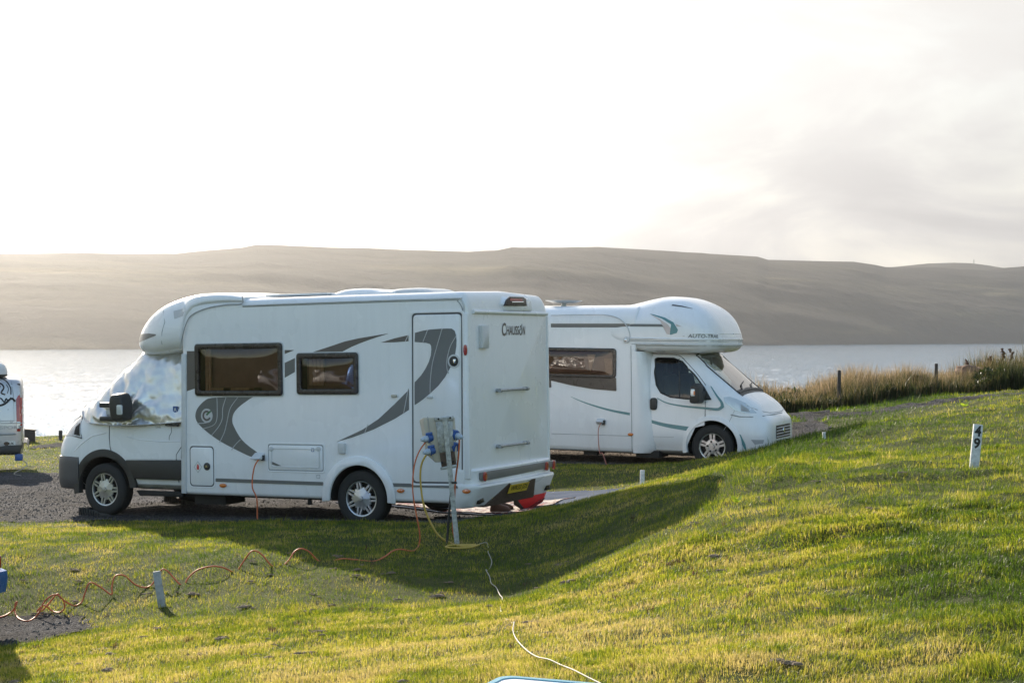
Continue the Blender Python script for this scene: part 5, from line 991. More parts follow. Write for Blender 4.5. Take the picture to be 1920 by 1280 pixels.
    hq = S([(1225.5, 757)], -1.03)[0]; MB().plate(rrect(hq[0] - .062, hq[0] + .062, hq[1] - .105, hq[1] + .105, .05), -1.052, -1.0).build('door_handle', mPlastic, cd, bevel=.012)
    st1 = stripe([(1232, 746), (1250, 755), (1280, 761), (1322, 765), (1345, 767), (1354, 762)], .012, .055, 'teal_stripe', LD); stripe([(1354, 764), (1352, 754), (1343, 742), (1330, 724)], .055, .012, 'teal_stripe', LD); stripe([(1219, 789), (1250, 797), (1294, 804)], .05, .075, 'teal_stripe', LD)
    patch(LD, S([(1378, 809), (1389, 815), (1397, 832), (1400, 850), (1397, 846), (1390, 830), (1382, 822)], -1.0), 'teal_fin', mTeal, T, -1, .006)
    textmesh('130', 'cab_lettering', mSoft, T, lambda u, v, d: (S([(1331, 768)], -1.02)[0][0] + u, -(LD.y_at(S([(1331, 768)], -1.02)[0][0], 1.0) + .02), S([(1331, 768)], -1.02)[0][1] + v), h=.03)
    mq = S([(1304, 740)], -1.2)[0]; mr = MB().prism([(x, -1.10, z) for x, z in rpoly([(mq[0] - .10, mq[1] - .16), (mq[0] + .13, mq[1] - .14), (mq[0] + .10, mq[1] + .19), (mq[0] - .07, mq[1] + .2)], .06)], [(x, -1.30, z) for x, z in rpoly([(mq[0] - .08, mq[1] - .14), (mq[0] + .10, mq[1] - .12), (mq[0] + .07, mq[1] + .16), (mq[0] - .05, mq[1] + .17)], .05)]).build('door_mirror', mPlastic, T, bevel=.03, seg=3)
    MB().plate(rrect(mq[0] - .05, mq[0] + .02, mq[1] - .02, mq[1] + .10, .015), -1.312, -1.29).build('mirror_lamp', mClearLens, mr, bevel=.005); MB().plate(rrect(mq[0] - .0, mq[0] + .025, mq[1] + .0, mq[1] + .07, .01), -1.318, -1.30).build('mirror_indicator', mOrangeLens, mr); MB().box((mq[0] + .06, -1.05, mq[1] - .02), (.12, .2, .16)).build('mirror_arm', mPlastic, mr, bevel=.03)
    patch(LD, S([(1318, 724), (1334, 748), (1316, 748)], -.98), 'quarter_panel', mPlastic, T, -1, .004)
    MB().prism([(mq[0] - .07, 1.10, 1.20), (mq[0] + .08, 1.10, 1.20), (mq[0] + .08, 1.10, 1.55), (mq[0] - .05, 1.10, 1.55)], [(mq[0] - .07, 1.28, 1.22), (mq[0] + .08, 1.28, 1.22), (mq[0] + .06, 1.28, 1.52), (mq[0] - .04, 1.28, 1.52)]).build('door_mirror', mPlastic, T, bevel=.03)
    for sy in (-1, 1):
        hl = S([(1360, 744), (1362, 752), (1370, 760), (1382, 769), (1398, 774), (1412, 774), (1418, 774), (1410, 765), (1398, 755), (1384, 748), (1370, 743)], -.86); patch(LD, hl, 'headlight', mClearLens, T, sy, .006, thick=.008)
        patch(LD, S([(1377, 753), (1388, 757), (1388, 768), (1379, 764)], -.86), 'headlight_bowl', mClearLens, T, sy, .009); patch(LD, S([(1391, 757), (1404, 766), (1408, 772), (1392, 770)], -.86), 'headlight_bowl', mSoft, T, sy, .009)
        arch_strip(T, 'wheel_arch', mCab, 0, .36, .44, .525, -14, 194, lambda x, z: LD.y_at(x, max(z, .45)), .022, sy)
    # bonnet shut line, grille, bumper slots, number plate
    bl = [(x, y) for x, y in ((.56, -.88), (.70, -.80), (.79, -.66), (.83, -.45), (.848, -.2), (.853, 0))]
    P = [(x, y, top_z(LD, x, abs(y)) + .002) for x, y in bl]; P = [p if p[2] > 0 else (p[0], p[1], .85) for p in P]; soft('bonnet_seam', mSoft, T, P + [(x, -y, z) for x, y, z in P[::-1]], .006)
    soft('bumper_seam', mSoft, T, surf_line(LD, S([(1376, 776), (1392, 780), (1412, 781), (1430, 780), (1444, 777)], -.8), -1, .002), .009)
    def frontpatch(y0, y1, z0, z1, off, name, mat, par=T, n=9, m=6): return MB().grid([[(front_x(LD, y, z, .4, .955) + off, y, z) for y in np.linspace(y0, y1, n)] for z in np.linspace(z0, z1, m)]).build(name, mat, par, smooth=60)
    gr = frontpatch(-.47, .47, .50, .72, .006, 'grille', mPlastic)
    for z in (.53, .58, .63, .68): soft('grille_bar', mTrim, gr, [(front_x(LD, y, z, .4, .955) + .012, y, z) for y in np.linspace(-.46, .46, 11)], .007, 5)
    MB().lathe([(.001, .02), (.045, .016), (.05, 0)], axis='x', c=(front_x(LD, 0, .62, .4, .955) + .008, 0, .62), n=20).build('badge', mChrome, gr)
    lo = frontpatch(-.44, .44, .42, .475, .006, 'lower_grille', mTrim)
    for y in np.linspace(-.4, .4, 9): MB().box((front_x(LD, y, .447, .4, .955) + .01, y, .447), (.012, .035, .04)).build('grille_slot', mPlastic, lo, smooth=0)
    frontpatch(-.50, .50, .26, .41, .004, 'plate_recess', mFrame); x_ = front_x(LD, 0, .34, .4, .955) + .02; pn = MB().box((x_, 0, .34), (.01, .52, .11)).build('number_plate', mPlateW, T)
    for sy in (-1, 1): patch(LD, [(.66, .50), (.86, .50), (.85, .44), (.72, .42), (.71, .48)], 'bumper_slot', mSoft, T, sy, .004); patch(LD, [(.64, .26), (.80, .27), (.79, .36), (.65, .37)], 'fog_recess', mTrim, T, sy, .004)
    # corner pillar sweeping from the overcab bed down to the sill
    rows = []
    for z in np.r_[.205, .24, np.linspace(.3, 1.9, 14), 1.945]:
        xe = float(np.interp(z, [.2, .6, 1.1, 1.6, 1.95], [-.985, -1.045, -1.10, -1.135, -1.15])); ye = LD.y_at(xe, z) + .004; r = []
        for t in np.linspace(0, 1, 10): r.append((-1.37 + (xe + 1.37) * t, -(1.121 - (1.121 - ye) * t ** 2.6), z))
        r.append((xe + .002, -(ye - .06), z)); rows.append(r)
    MB().grid(rows).build('cab_pillar', mWhite, T, smooth=60); MB().grid([[(x, -y, z) for x, y, z in r] for r in rows]).build('cab_pillar', mWhite, T, smooth=60)
    seam([(1190, 800), (1195, 825), (1203, 848)], .003, y=-1.12, mat=mSoft)
    u = MB(); u.box((-3.1, 0, .27), (6.6, 1.6, .2)); u.box((-1.15, -.75, .19), (.42, .5, .12)); u.box((-2.2, -.8, .18), (.25, .4, .1)); u.box((-.3, 0, .3), (1.2, 1.5, .2)); u.box((.0, 0, .52), (1.1, 1.05, .5)); u.build('underbody', mUnder, T, smooth=0)
    for x in (0, -4.9):
        for sy in (1, -1): wheel(T, x, sy * .915, .36, .365, sy, 'alloy')
    for sy in (1, -1):
        lens(T, 'rear_lamp', rrect(sy * .95 - .06, sy * .95 + .06, .7, 1.1, .03), 'x', -7.39, -.03, mRedLens)
    MB().box((-7.4, 0, .42), (.12, 2.1, .26)).build('rear_bumper', mTrim, T, bevel=.04)
far_motorhome()
# ================================================================== everything else standing on the site
def simple_vehicle(T, L, xs, mat, wheels, r, front, arch=.40):
    b = L.mesh(xs).build('body', [mat, mUnder], T, smooth=45)
    boolean(b, [cyl_cutter((x, sy * (wheels[1] + .1), r), arch, .7, mUnder) for x in wheels[0] for sy in (1, -1)])
    for x in wheels[0]:
        for sy in (1, -1): wheel(T, x, sy * wheels[1], r, r, sy, 'alloy', w=.20)
    return b
# ---- silver van entering on the left (x forward = to the left, its visible flank is y > 0)
th_ = -16.0; hd = 180 - th_; dv = np.array([math.cos(R(hd)), math.sin(R(hd))]); nv = np.array([-math.sin(R(hd)), math.cos(R(hd))])
Xc = (41 - 960) / F * 33; oc = np.array([Xc, 33.0]) - nv * .92; zg = h1(Xc + dv[0] * 1, 33.0) + .012
VS = Frame([oc[0], oc[1], zg], hd, 0)
def silver_van():
    T = empty('camper_van', VS.o, (0, 0, R(hd)), 'silver van at the left edge, beast drawing on its flank, tall red tail lamp', 'van')
    def sec(zb, h, zt, hs, zbl=1.05): return [(0, zb), (h * .95, zb), (h, zb + .2), (h * 1.0, .62), (h * .99, zbl), (hs, zt - .16), (hs * .86, zt), (0, zt + .03)]
    st = [(-.02, sec(.42, .80, 1.62, .66)), (.0, sec(.38, .88, 1.82, .72)), (.05, sec(.34, .915, 1.90, .765)), (.2, sec(.33, .935, 1.935, .79)), (2, sec(.33, .95, 1.95, .80)), (3.4, sec(.33, .95, 1.94, .79)), (3.75, sec(.33, .95, 1.85, .76)), (4.3, sec(.33, .95, 1.40, .74)), (4.5, sec(.33, .94, 1.22, .78, 1.0)), (4.9, sec(.33, .90, 1.05, .72, .86)), (5.1, sec(.34, .78, .92, .62, .76)), (5.18, sec(.40, .55, .72, .42, .62))]
    L = Loft(st, it=2); simple_vehicle(T, L, np.r_[-.02, -.01, 0, .02, .05, .1, .2, np.linspace(.5, 3.4, 12), np.linspace(3.45, 5.18, 30)], mSilverPaint, ((.98, 4.1), .80), .33, 0, .39)
    S = lambda pts, y=.92: VS.side(pts, y)
    MB().grid([[(x + .0, y * (L.y_at(max(x, -.02), z) + .02) , z) for y in np.linspace(-1, 1, 9)] for x, z in ((-.06, .30), (-.11, .34), (-.12, .55), (-.09, .60), (-.02, .61))]).build('rear_bumper', mBumper, T)
    patch(L, [(-.01, .34), (.62, .34), (.60, .50), (.3, .56), (-.01, .56)], 'bumper_corner', mBumper, T, 1, .02, thick=.02)
    for sy in (1, -1):
        patch(L, [(-.015, .84), (.10, .84), (.115, 1.50), (.05, 1.62), (-.012, 1.60)], 'tail_lamp', mRedLens, T, sy, .014, thick=.012); patch(L, [(-.015, 1.58), (.085, 1.58), (.09, 1.66), (-.01, 1.66)], 'tail_lamp_clear', mClearLens, T, sy, .016, thick=.012); patch(L, [(-.015, .90), (.10, .90), (.10, 1.04), (-.015, 1.04)], 'tail_lamp_clear', mClearLens, T, sy, .017, thick=.012)
    patch(L, [(.16, 1.80), (.16, 1.05), (1.9, 1.05), (1.9, 1.80)], 'side_panel', mSilverPaint, T, 1, .006, thick=.006); soft('panel_seam', mSoft, T, surf_line(L, [(.20, 1.76), (.17, 1.60), (.15, 1.06), (1.9, 1.06)], off=.008), .008)
    soft('roof_gutter', mPlastic, T, surf_line(L, [(.04, 1.80), (1.5, 1.84), (3.2, 1.83)], off=.004), .022); soft('flank_crease', mSoft, T, surf_line(L, [(.12, .79), (1.0, .78), (3.2, .78)], off=.002), .022)
    # beast drawing in black line: arched back, jaws and claws
    cx, cz = S([(2, 738)])[0]
    def ink(pts, r): soft('beast_drawing', mBlack, T, [(x, L.y_at(x, z) + .012, z) for x, z in catmull([np.array([cx - u, cz + v]) for u, v in pts], 5)], r)
    ink([(-.30, .20), (-.1, .31), (.08, .27), (.18, .12), (.19, -.02)], .012); ink([(-.1, .22), (.0, .20), (.05, .12), (.0, .02), (.08, -.02)], .016); ink([(-.15, -.18), (-.04, -.24), (.08, -.20), (.2, -.10), (.28, -.16)], .022); ink([(-.1, -.08), (.0, -.1), (.06, -.17), (.1, -.1), (.14, -.16), (.19, -.08)], .014); ink([(-.3, .05), (-.2, -.02), (-.08, .05), (-.02, .16)], .014); ink([(.1, .18), (.14, .1), (.12, .0)], .008)
    q = S([(21, 801)])[0]; textmesh('SPORT', 'flank_lettering', mSoft, T, lambda u, v, d: (q[0] - u, L.y_at(q[0], q[1]) + .012, q[1] + v), w=.44, h=.07, bold=.01); soft('flank_bar', mSoft, T, [(q[0] - .22, L.y_at(q[0], q[1]) + .012, q[1] + .09), (q[0] + .22, L.y_at(q[0], q[1]) + .012, q[1] + .09)], .007)
    q = S([(20, 831)])[0]; st_ = MB().box((q[0], L.y_at(q[0], q[1]) + .006, q[1]), (.19, .008, .09)).build('uk_sticker', mPlateW, T); textmesh('UK', 'sticker_lettering', mBlack, st_, lambda u, v, d: (q[0] - u - .02, L.y_at(q[0], q[1]) + .014, q[1] + v), h=.055, bold=.015); MB().plate(ellipse(q[0] + .08, q[1], .055, .04), L.y_at(q[0], q[1]) + .008, L.y_at(q[0], q[1]) + .014).build('sticker_emblem', mRust, st_, smooth=0)
    patch(L, [(2.0, 1.12), (3.3, 1.12), (3.25, 1.74), (2.0, 1.76)], 'side_window', mFrame, T, 1, .006); patch(L, [(3.42, 1.12), (4.3, 1.10), (3.85, 1.66), (3.42, 1.72)], 'side_window', mFrame, T, 1, .006)
    for sy in (1, -1): patch(L, [(4.75, .80), (5.08, .72), (5.05, .84), (4.8, .98)], 'headlight', mClearLens, T, sy, .006)
    MB().grid([[(x, y, top_z(L, x, abs(y)) + .006) for y in np.linspace(-.66, .66, 9)] for x in np.linspace(3.72, 4.38, 9)]).build('windscreen', mFrame, T)
    b = MB(); b.lathe([(.001, .28), (.12, .265), (.21, .20), (.25, .10), (.255, .03), (.24, .02)], c=(.55, .45, 1.985), axis='z', n=28); d = b.build('roof_dome', mTrim, T, smooth=60); MB().lathe([(.24, -.02), (.26, .02), (.2, .035)], c=(.55, .45, 1.98), axis='z', n=28).build('dome_base', mPlastic, d)
    MB().box((.06, .83, .30), (.16, .1, .14)).build('socket', mSock, T, bevel=.02)
    return T
SV = silver_van()
gq = VS.R @ np.array([.0, .86, .27]) + VS.o; ge = G(40, 893); pts = catmull([gq, gq + np.array([.18, -.25, -.12]), np.array([gq[0] + .12, gq[1] - .9, h1(gq[0] + .12, gq[1] - .9) + .02]), np.array([ge[0], ge[1], ge[2] + .01])], 8)
tag(MB().tube(pts, .010, 6).build('van_cable', mCord, smooth=60), 'thin pale cable dropping from the silver van socket to the gravel', 'cable')
# ---- blue vehicle, tail corner inside the picture; unseen roof raised to cast a shadow
BZ = 14.5; hb = 162.0; Xb = (10 - 960) / F * BZ
def blue_car():
    d = np.array([math.cos(R(hb)), math.sin(R(hb))]); n = np.array([-math.sin(R(hb)), math.cos(R(hb))]); o = np.array([Xb, BZ]) + n * .79 + d * .06
    T = empty('parked_car', (o[0], o[1], h1(o[0] - 1, o[1]) + .012), (0, 0, R(hb)), 'blue vehicle at the left edge, only its tail corner and red lamp showing, unseen roof raised for its shadow', 'car')
    def sec(zb, h, zw, zt, ht): return [(0, zb), (h * .94, zb), (h, zb + .16), (h, .60), (h * .97, zw), (ht, zt - .04), (ht * .8, zt), (0, zt + .02)]
    st = [(-.06, sec(.36, .70, .62, .66, .60)), (-.02, sec(.33, .76, .70, .74, .66)), (.03, sec(.30, .79, .78, .84, .66)), (.12, sec(.27, .81, .86, 1.16, .68)), (.24, sec(.25, .83, .94, 2.05, .70)), (.36, sec(.25, .84, .95, 2.28, .70)), (1.2, sec(.25, .84, .95, 2.34, .70)), (2.3, sec(.25, .84, .95, 2.24, .68)), (2.8, sec(.25, .84, .92, 1.36, .64)), (3.05, sec(.25, .84, .90, 1.04, .66)), (3.6, sec(.26, .80, .80, .88, .62)), (3.9, sec(.28, .68, .62, .72, .52)), (4.0, sec(.34, .5, .52, .58, .38))]
    L = Loft(st, it=2); simple_vehicle(T, L, np.r_[-.06, -.045, -.02, .0, .03, .08, .12, .18, .24, .3, np.linspace(.36, 3.0, 26), np.linspace(3.1, 4.0, 16)], mBlue, ((.72, 3.2), .72), .29, 0, .34)
    MB().grid([[(x, y * .82 * (1 - .06 * abs(y) ** 6), z) for y in np.linspace(-1, 1, 15)] for x, z in ((.0, .30), (-.08, .33), (-.10, .46), (-.09, .52), (-.03, .54))]).build('bumper', mBlue, T)
    for sy in (1, -1): patch(L, [(-.015, .565), (.20, .60), (.22, .68), (.005, .685)], 'tail_lamp', mRedLens, T, sy, .006, thick=.006); patch(L, [(.45, .98), (1.5, .98), (1.5, 1.58), (.55, 1.56)], 'side_window', mFrame, T, sy, .004); patch(L, [(1.56, .98), (2.7, .98), (2.25, 1.56), (1.56, 1.58)], 'side_window', mFrame, T, sy, .004)
    MB().grid([[(x, y, top_z(L, x, abs(y)) + .006) for y in np.linspace(-.48, .48, 9)] for x in np.linspace(.10, .30, 8)]).build('rear_window', mFrame, T); MB().grid([[(x, y, top_z(L, x, abs(y)) + .006) for y in np.linspace(-.5, .5, 9)] for x in np.linspace(2.34, 2.95, 8)]).build('windscreen', mFrame, T)
    for sy in (1, -1): MB().box((-.015, sy * .63, .60), (.07, .26, .12)).build('tail_lamp', mRedLens, T, bevel=.02)
    MB().box((-.11, 0, .42), (.01, .5, .11)).build('number_plate', mPlate, T)
blue_car()
# ---- levelling ramps under the front wheels of the near motorhome
def make_ramp():
    T = empty('levelling_ramp', (0, 0, 0), (0, 0, 0), 'ribbed black plastic levelling ramp under the near front wheel', 'levelling ramp', 'levelling ramps under the front wheels')
    mb = MB(); P = [(-.34, 0), (.30, 0), (.30, .10), (.12, .10), (.10, .075), (-.02, .07), (-.05, .045), (-.18, .035), (-.34, .0)]
    mb.plate([(x, z) for x, z in P[:-1]], -.12, .12); mb.build('wedge', mPlastic, T, bevel=.006)
    for y in (-.125, .125):
        for i in range(8): x = -.05 + i * .045; hh = float(np.interp(x, [-.34, -.05, .10, .12, .3], [0, .045, .075, .10, .10])); MB().box((x, y, hh / 2), (.014, .016, hh)).build('rib', mPlastic, T, smooth=0)
    return T
def copytree(o, par=None):
    c = o.copy(); COL.objects.link(c)
    if par is not None: c.parent = par
    for ch in o.children: copytree(ch, c)
    return c
rp = make_ramp()
for k, y in enumerate((.90, -.92)):
    o = rp if k == 0 else copytree(rp); w_ = VN.R @ np.array([5.80, y, 0]) + VN.o; zg_ = h1(w_[0], w_[1]) + .012; o.location = (w_[0], w_[1], zg_); o.rotation_euler = (0, 0, R(VN.h))
    if k: o['label'] = 'second ribbed black levelling ramp, under the far front wheel in the shade of the motorhome'
# ---- hook-up post
PZ = 17.2; kpx = F / PZ; pb = at(858, 1022, PZ); pb[2] = h1(pb[0], pb[1])
def pedestal():
    T = empty('hookup_post', pb, (0, 0, 0), 'leaning galvanised electric hook-up post carrying a beige box with blue sockets', 'hook-up post')
    c = lambda px, py, y=0.0: ((px - 858) / kpx, y, (1022 - py) / kpx)
    p0, p1 = c(858, 1030), c(834, 783); mb = MB(); w = .026
    def ch(p): return [(p[0] - w, -.02, p[2]), (p[0] + w, -.02, p[2]), (p[0] + w, .02, p[2]), (p[0] + w - .006, .02, p[2]), (p[0] + w - .006, -.014, p[2]), (p[0] - w + .006, -.014, p[2]), (p[0] - w + .006, .02, p[2]), (p[0] - w, .02, p[2])]
    mb.prism(ch(p0), ch(p1)); mb.build('post', mGalv, T, smooth=0)
    P = lambda L_, y0, y1: MB().plate([(c(a, b)[0], c(a, b)[2]) for a, b in L_], y0, y1)
    pl = P([(816, 785), (848, 782), (851, 846), (823, 850)], .022, .034).build('back_plate', mGalv, T, bevel=.003)
    P([(814, 783), (850, 780), (850, 789), (815, 791)], .012, .05).build('top_bracket', mGalv, T, bevel=.004); P([(825, 877), (856, 871), (856, 877), (826, 882)], .012, .05).build('bottom_bracket', mGalv, T, bevel=.004)
    for a, b in ((822, 786), (844, 784), (829, 868), (850, 866)): MB().lathe([(.001, .0), (.011, .0), (.013, .012)], c=c(a, b, .004), n=10).build('bolt', mDark, T, smooth=0)
    P([(824, 850), (852, 846), (856, 873), (828, 879)], .024, .045).build('rusty_plate', mRust, T, bevel=.003)
    bx = MB(); L0 = [(c(a, b)[0], c(a, b)[2]) for a, b in ((800, 785), (818, 783), (826, 866), (812, 868), (803, 855))]
    bx.prism([(x, .036, z) for x, z in L0], [(x - .10, .20, z + .0) for x, z in L0]); 
    b0 = [(-.375, .05, 1.37), (-.03, .036, 1.375), (-.0, .036, .90), (-.24, .05, .88), (-.34, .05, .97)]; b1 = [(-.43, .22, 1.33), (-.06, .22, 1.34), (-.02, .22, .92), (-.26, .22, .90), (-.345, .22, .98)]
    bo = MB().prism(b0, b1).build('enclosure', mBeige, T, bevel=.015, seg=3); soft('enclosure_seam', mSoft, bo, [(-.325, .044, 1.375), (-.30, .038, 1.15), (-.26, .04, .90)], .004)
    for i, (px, py, sx) in enumerate(((804, 822, -1), (808, 846, -1), (853, 817, 1), (852, 840, 1))):
        q = Vector(c(px, py, .06)); d = Vector((sx * .75, -.45, -.18)).normalized()
        s = MB(); s.tube([q - d * .03, q + d * .015, q + d * .016, q + d * .022], [.048, .048, .055, .055], 14); so_ = s.build('socket', mSock, T, smooth=40)
        MB().box(q + Vector((sx * .0, -.01, .045)), (.075, .05, .03), (0, R(sx * 12), 0)).build('socket_flap', mSock, so_, bevel=.01)
        if i != 3: p = MB(); p.tube([q + d * .01, q + d * .07, q + d * .075, q + d * .10], [.036, .034, .024, .016], 12); p.build('plug', mPlug, so_, smooth=40)
    P([(846, 903), (856, 903), (857, 907), (847, 907)], -.024, .024).build('cable_tie', mPlastic, T)
    return lambda px, py, y=0.0: Vector(c(px, py, y)) + Vector(pb)
pw = pedestal()
# ---- cables
def cable(name, spec, r, mat, label, n=8, cat='cable'):
    """spec: ('g', px, py, lift) lies on the lawn; ('a', px, py) hangs in the air between its neighbours; ('w', xyz) fixed point"""
    pts = [None] * len(spec)
    for i, s in enumerate(spec):
        if s[0] == 'g': q = G(s[1], s[2]); pts[i] = np.array([q[0], q[1], q[2] + (s[3] if len(s) > 3 else .015)])
        if s[0] == 'w': pts[i] = np.array(s[1], float)
    kn = [i for i, p in enumerate(pts) if p is not None]
    for i, s in enumerate(spec):
        if s[0] == 'a':
            a = max([k for k in kn if k < i], default=kn[0]); b = min([k for k in kn if k > i], default=kn[-1]); t = (i - a) / max(1, b - a); pts[i] = at(s[1], s[2], pts[a][1] * (1 - t) + pts[b][1] * t)
    return tag(MB().tube(catmull(pts, n), r, 7).build(name, mat, smooth=60), label, cat)
g = lambda x, y, l=.015: ('g', x, y, l); a_ = lambda x, y: ('a', x, y)
cable('coiled_cable', [g(-40, 1163), g(0, 1160), g(18, 1153), a_(27, 1140), a_(32, 1128), a_(29, 1131), g(28, 1150), g(36, 1163), g(52, 1167), g(66, 1160), a_(76, 1143), a_(84, 1126), a_(102, 1114), a_(117, 1122), a_(121, 1138), g(112, 1151), g(98, 1148), a_(84, 1134), a_(72, 1142), a_(70, 1148), g(78, 1148), a_(92, 1130), a_(107, 1113), a_(115, 1121), g(138, 1138), g(153, 1132), a_(159, 1112), a_(166, 1094), a_(174, 1092), a_(190, 1101), g(209, 1118), a_(210, 1100), a_(214, 1082), a_(223, 1077), a_(236, 1080), a_(252, 1094), g(270, 1104), g(284, 1099), a_(296, 1078), a_(304, 1067), a_(314, 1070), a_(327, 1084), g(338, 1096, .0), g(346, 1094, -.02), a_(352, 1084), a_(370, 1068), a_(398, 1061), a_(420, 1064), g(436, 1072, .0), g(444, 1068, -.02), a_(454, 1056), a_(468, 1036), a_(478, 1032), a_(492, 1040), g(509, 1060, .0), g(525, 1058, -.03), a_(541, 1050), a_(552, 1034), a_(565, 1028), a_(580, 1034), g(598, 1052, .0), g(615, 1050, -.02), a_(640, 1047), g(665, 1050, .005), g(700, 1052, .0), g(721, 1046), a_(735, 1033), a_(750, 1029), g(774, 1035), g(785, 1024), a_(787, 1000), a_(780, 960), a_(774, 920), a_(776, 878), a_(785, 848), ('w', pw(800, 826, .05)), ('w', pw(803, 823, .055))], .0078, mOrange, 'springy coiled orange cable looping over the lawn from the left up to the hook-up post')
cable('yellow_cable', [('w', pw(806, 848, .05)), ('w', pw(801, 851, .03)), a_(791, 868), a_(788, 895), a_(793, 940), a_(805, 975), a_(822, 1003), g(842, 1019), g(862, 1026), g(888, 1026), g(898, 1024), g(880, 1029), g(850, 1030), g(836, 1028), g(850, 1025), g(892, 1023.5)], .011, mYellow, 'yellow cable hanging from the hook-up post and coiled at its foot')
cable('short_cable', [('w', pw(858, 818, .045)), ('w', pw(861, 826, .03)), a_(859, 860), a_(854, 900), a_(851, 950), a_(849, 990), g(853, 1013)], .010, mOrange, 'orange cable from the right hand socket down behind the hook-up post')
cable('black_conduit', [('w', pw(848, 900, .03)), ('w', pw(845, 930, .035)), a_(841, 975), g(838, 1022, .0), g(838, 1026, -.03)], .014, mBlackC, 'black supply cable running down beside the leaning hook-up post')
cable('white_cable', [g(893, 1024, .01), g(905, 1023, .03), g(913, 1023, .03), g(916, 1030, -.004), g(915, 1040, .03), g(918, 1048, .034), g(922, 1060, .03), g(916, 1068, -.006), g(911, 1074, .034), g(918, 1088, .036), g(921, 1100, .036), g(930, 1108, .036), g(937, 1122, .036), g(942, 1129, .034), g(938, 1140, .01), g(945, 1155, -.004), g(960, 1168, .004), g(964, 1176, .036), g(962, 1192, .036), g(968, 1208, .036), g(985, 1228, .036), g(1006, 1243, .036), g(1030, 1250, .036), g(1050, 1258, .036), g(1075, 1269, .036), g(1100, 1282, .036), g(1130, 1297, .036)], .0040, mCord, 'thin white cord winding through the grass down to the lower right')
i_ = VN.R @ np.array([VN.t(486, 856, 1, 1.2)[0], 1.2, VN.t(486, 856, 1, 1.2)[2] - .02]) + VN.o; e_ = G(484, 968)
cable('hookup_cable', [('w', i_), ('w', i_ + [-.06, -.03, -.12]), ('w', i_ + [-.08, -.05, -.35]), ('w', [i_[0] - .02, i_[1] - .06, (i_[2] + e_[2]) / 2 - .1]), ('w', [i_[0] - .0, i_[1] - .08, e_[2] + .02]), ('w', [i_[0] + .15, i_[1] - .25, e_[2] + .0])], .009, mOrange, 'red orange cable dropping from the inlet on the nearest motorhome flank')
q = VF.t(1127, 790, 1, -1.2); i_ = VF.R @ np.array([q[0], -1.2, q[2] - .02]) + VF.o; e_ = G(1145, 868)
cable('thin_hookup_cable', [('w', i_), ('w', i_ + [-.05, -.03, -.14]), ('w', i_ + [-.03, -.06, -.5]), ('w', [i_[0] + .02, i_[1] - .1, e_[2] + .2]), ('w', [i_[0] + .08, i_[1] - .3, e_[2] + .03]), ('w', [e_[0], e_[1], e_[2] + .01])], .008, M('faded_red_cable', (.42, .16, .12), .5), 'faded red cable hanging from the far motorhome inlet to the gravel')
# ---- marker posts and fence posts
def stake(name, px, py, Z, w, h, lean, mat, label, cat, d=.035, group=None, numb=None, yaw=0):
    b = at(px, py, Z); b[2] = h1(b[0], b[1]); T = empty(name, b, (0, R(lean), R(yaw)), label, cat, group)
    mb = MB(); mb.box((0, 0, h / 2 - .08), (w, d, h + .16)); o = mb.build('stake', mat, T, bevel=.004)
    if numb:
        for ch_, z in numb: textmesh(ch_, 'number', mBlack, o, lambda u, v, dd: (u, -d / 2 - .0025, z + v), h=.108, w=.066, bold=.035)
    return T
stake('pitch_marker', 1826, 878, 16.0, .092, .45, 5.5, mPost, 'white pitch marker post with black number 49 on the grassy bank', 'marker post', numb=(('4', .385), ('9', .262)))
stake('grey_stake', 304, 1138, 14.65, .068, .33, -9, mPostG, 'weathered grey wooden stake leaning beside the coiled orange cable', 'stake')
stake('white_peg', 1204, 914, 22.5, .062, .26, 1, mPost, 'short plain white marker peg on the lawn before the far motorhome', 'marker peg')
stake('white_peg', 1545, 816, 23.3, .045, .09, 0, mPost, 'tiny white peg low in the grass behind the bank crest', 'marker peg')
fb_ = 'wooden posts of the shore fence'
for px, py, ptop, Z, lb in ((1573, 757, 694, 41.3, 'dark weathered fence post in the tall grass, nearer the motorhomes'), (1755, 742, 681, 44.5, 'dark reddish fence post in the tall grass, towards the right edge')):
    b = at(px, py, Z); b[2] = h1(b[0], b[1]); ht = CZ - (ptop - HZ) / F * Z - b[2]
    mb = MB(); mb.tube([(0, 0, -.2), (0, 0, ht * .5), (.01, 0, ht - .02), (.012, 0, ht)], [.052, .05, .047, .035], 10); o = mb.build('fence_post', mWood, smooth=40); o.location = b; tag(o, lb, 'fence post', fb_)
b = at(113.5, 826, 45.2); b[2] = h1(b[0], b[1]); o = MB().tube([(0, 0, -.1), (0, 0, .24), (0, 0, .26)], [.055, .053, .04], 10).build('mooring_bollard', mWood); o.location = b; tag(o, 'short dark wooden post on the shore edge beside the silver van', 'bollard')
b = at(55, 827, 44.5); b[2] = h1(b[0], b[1]); T = empty('timber_bin', b, (0, 0, R(12)), 'low dark timber bin standing at the water edge behind the silver van', 'bin'); MB().box((0, 0, .16), (.30, .3, .34)).build('bin_body', mWood, T, bevel=.01); MB().box((0.01, 0, .345), (.33, .33, .03), (0, R(6), 0)).build('bin_lid', mWood, T, bevel=.006)
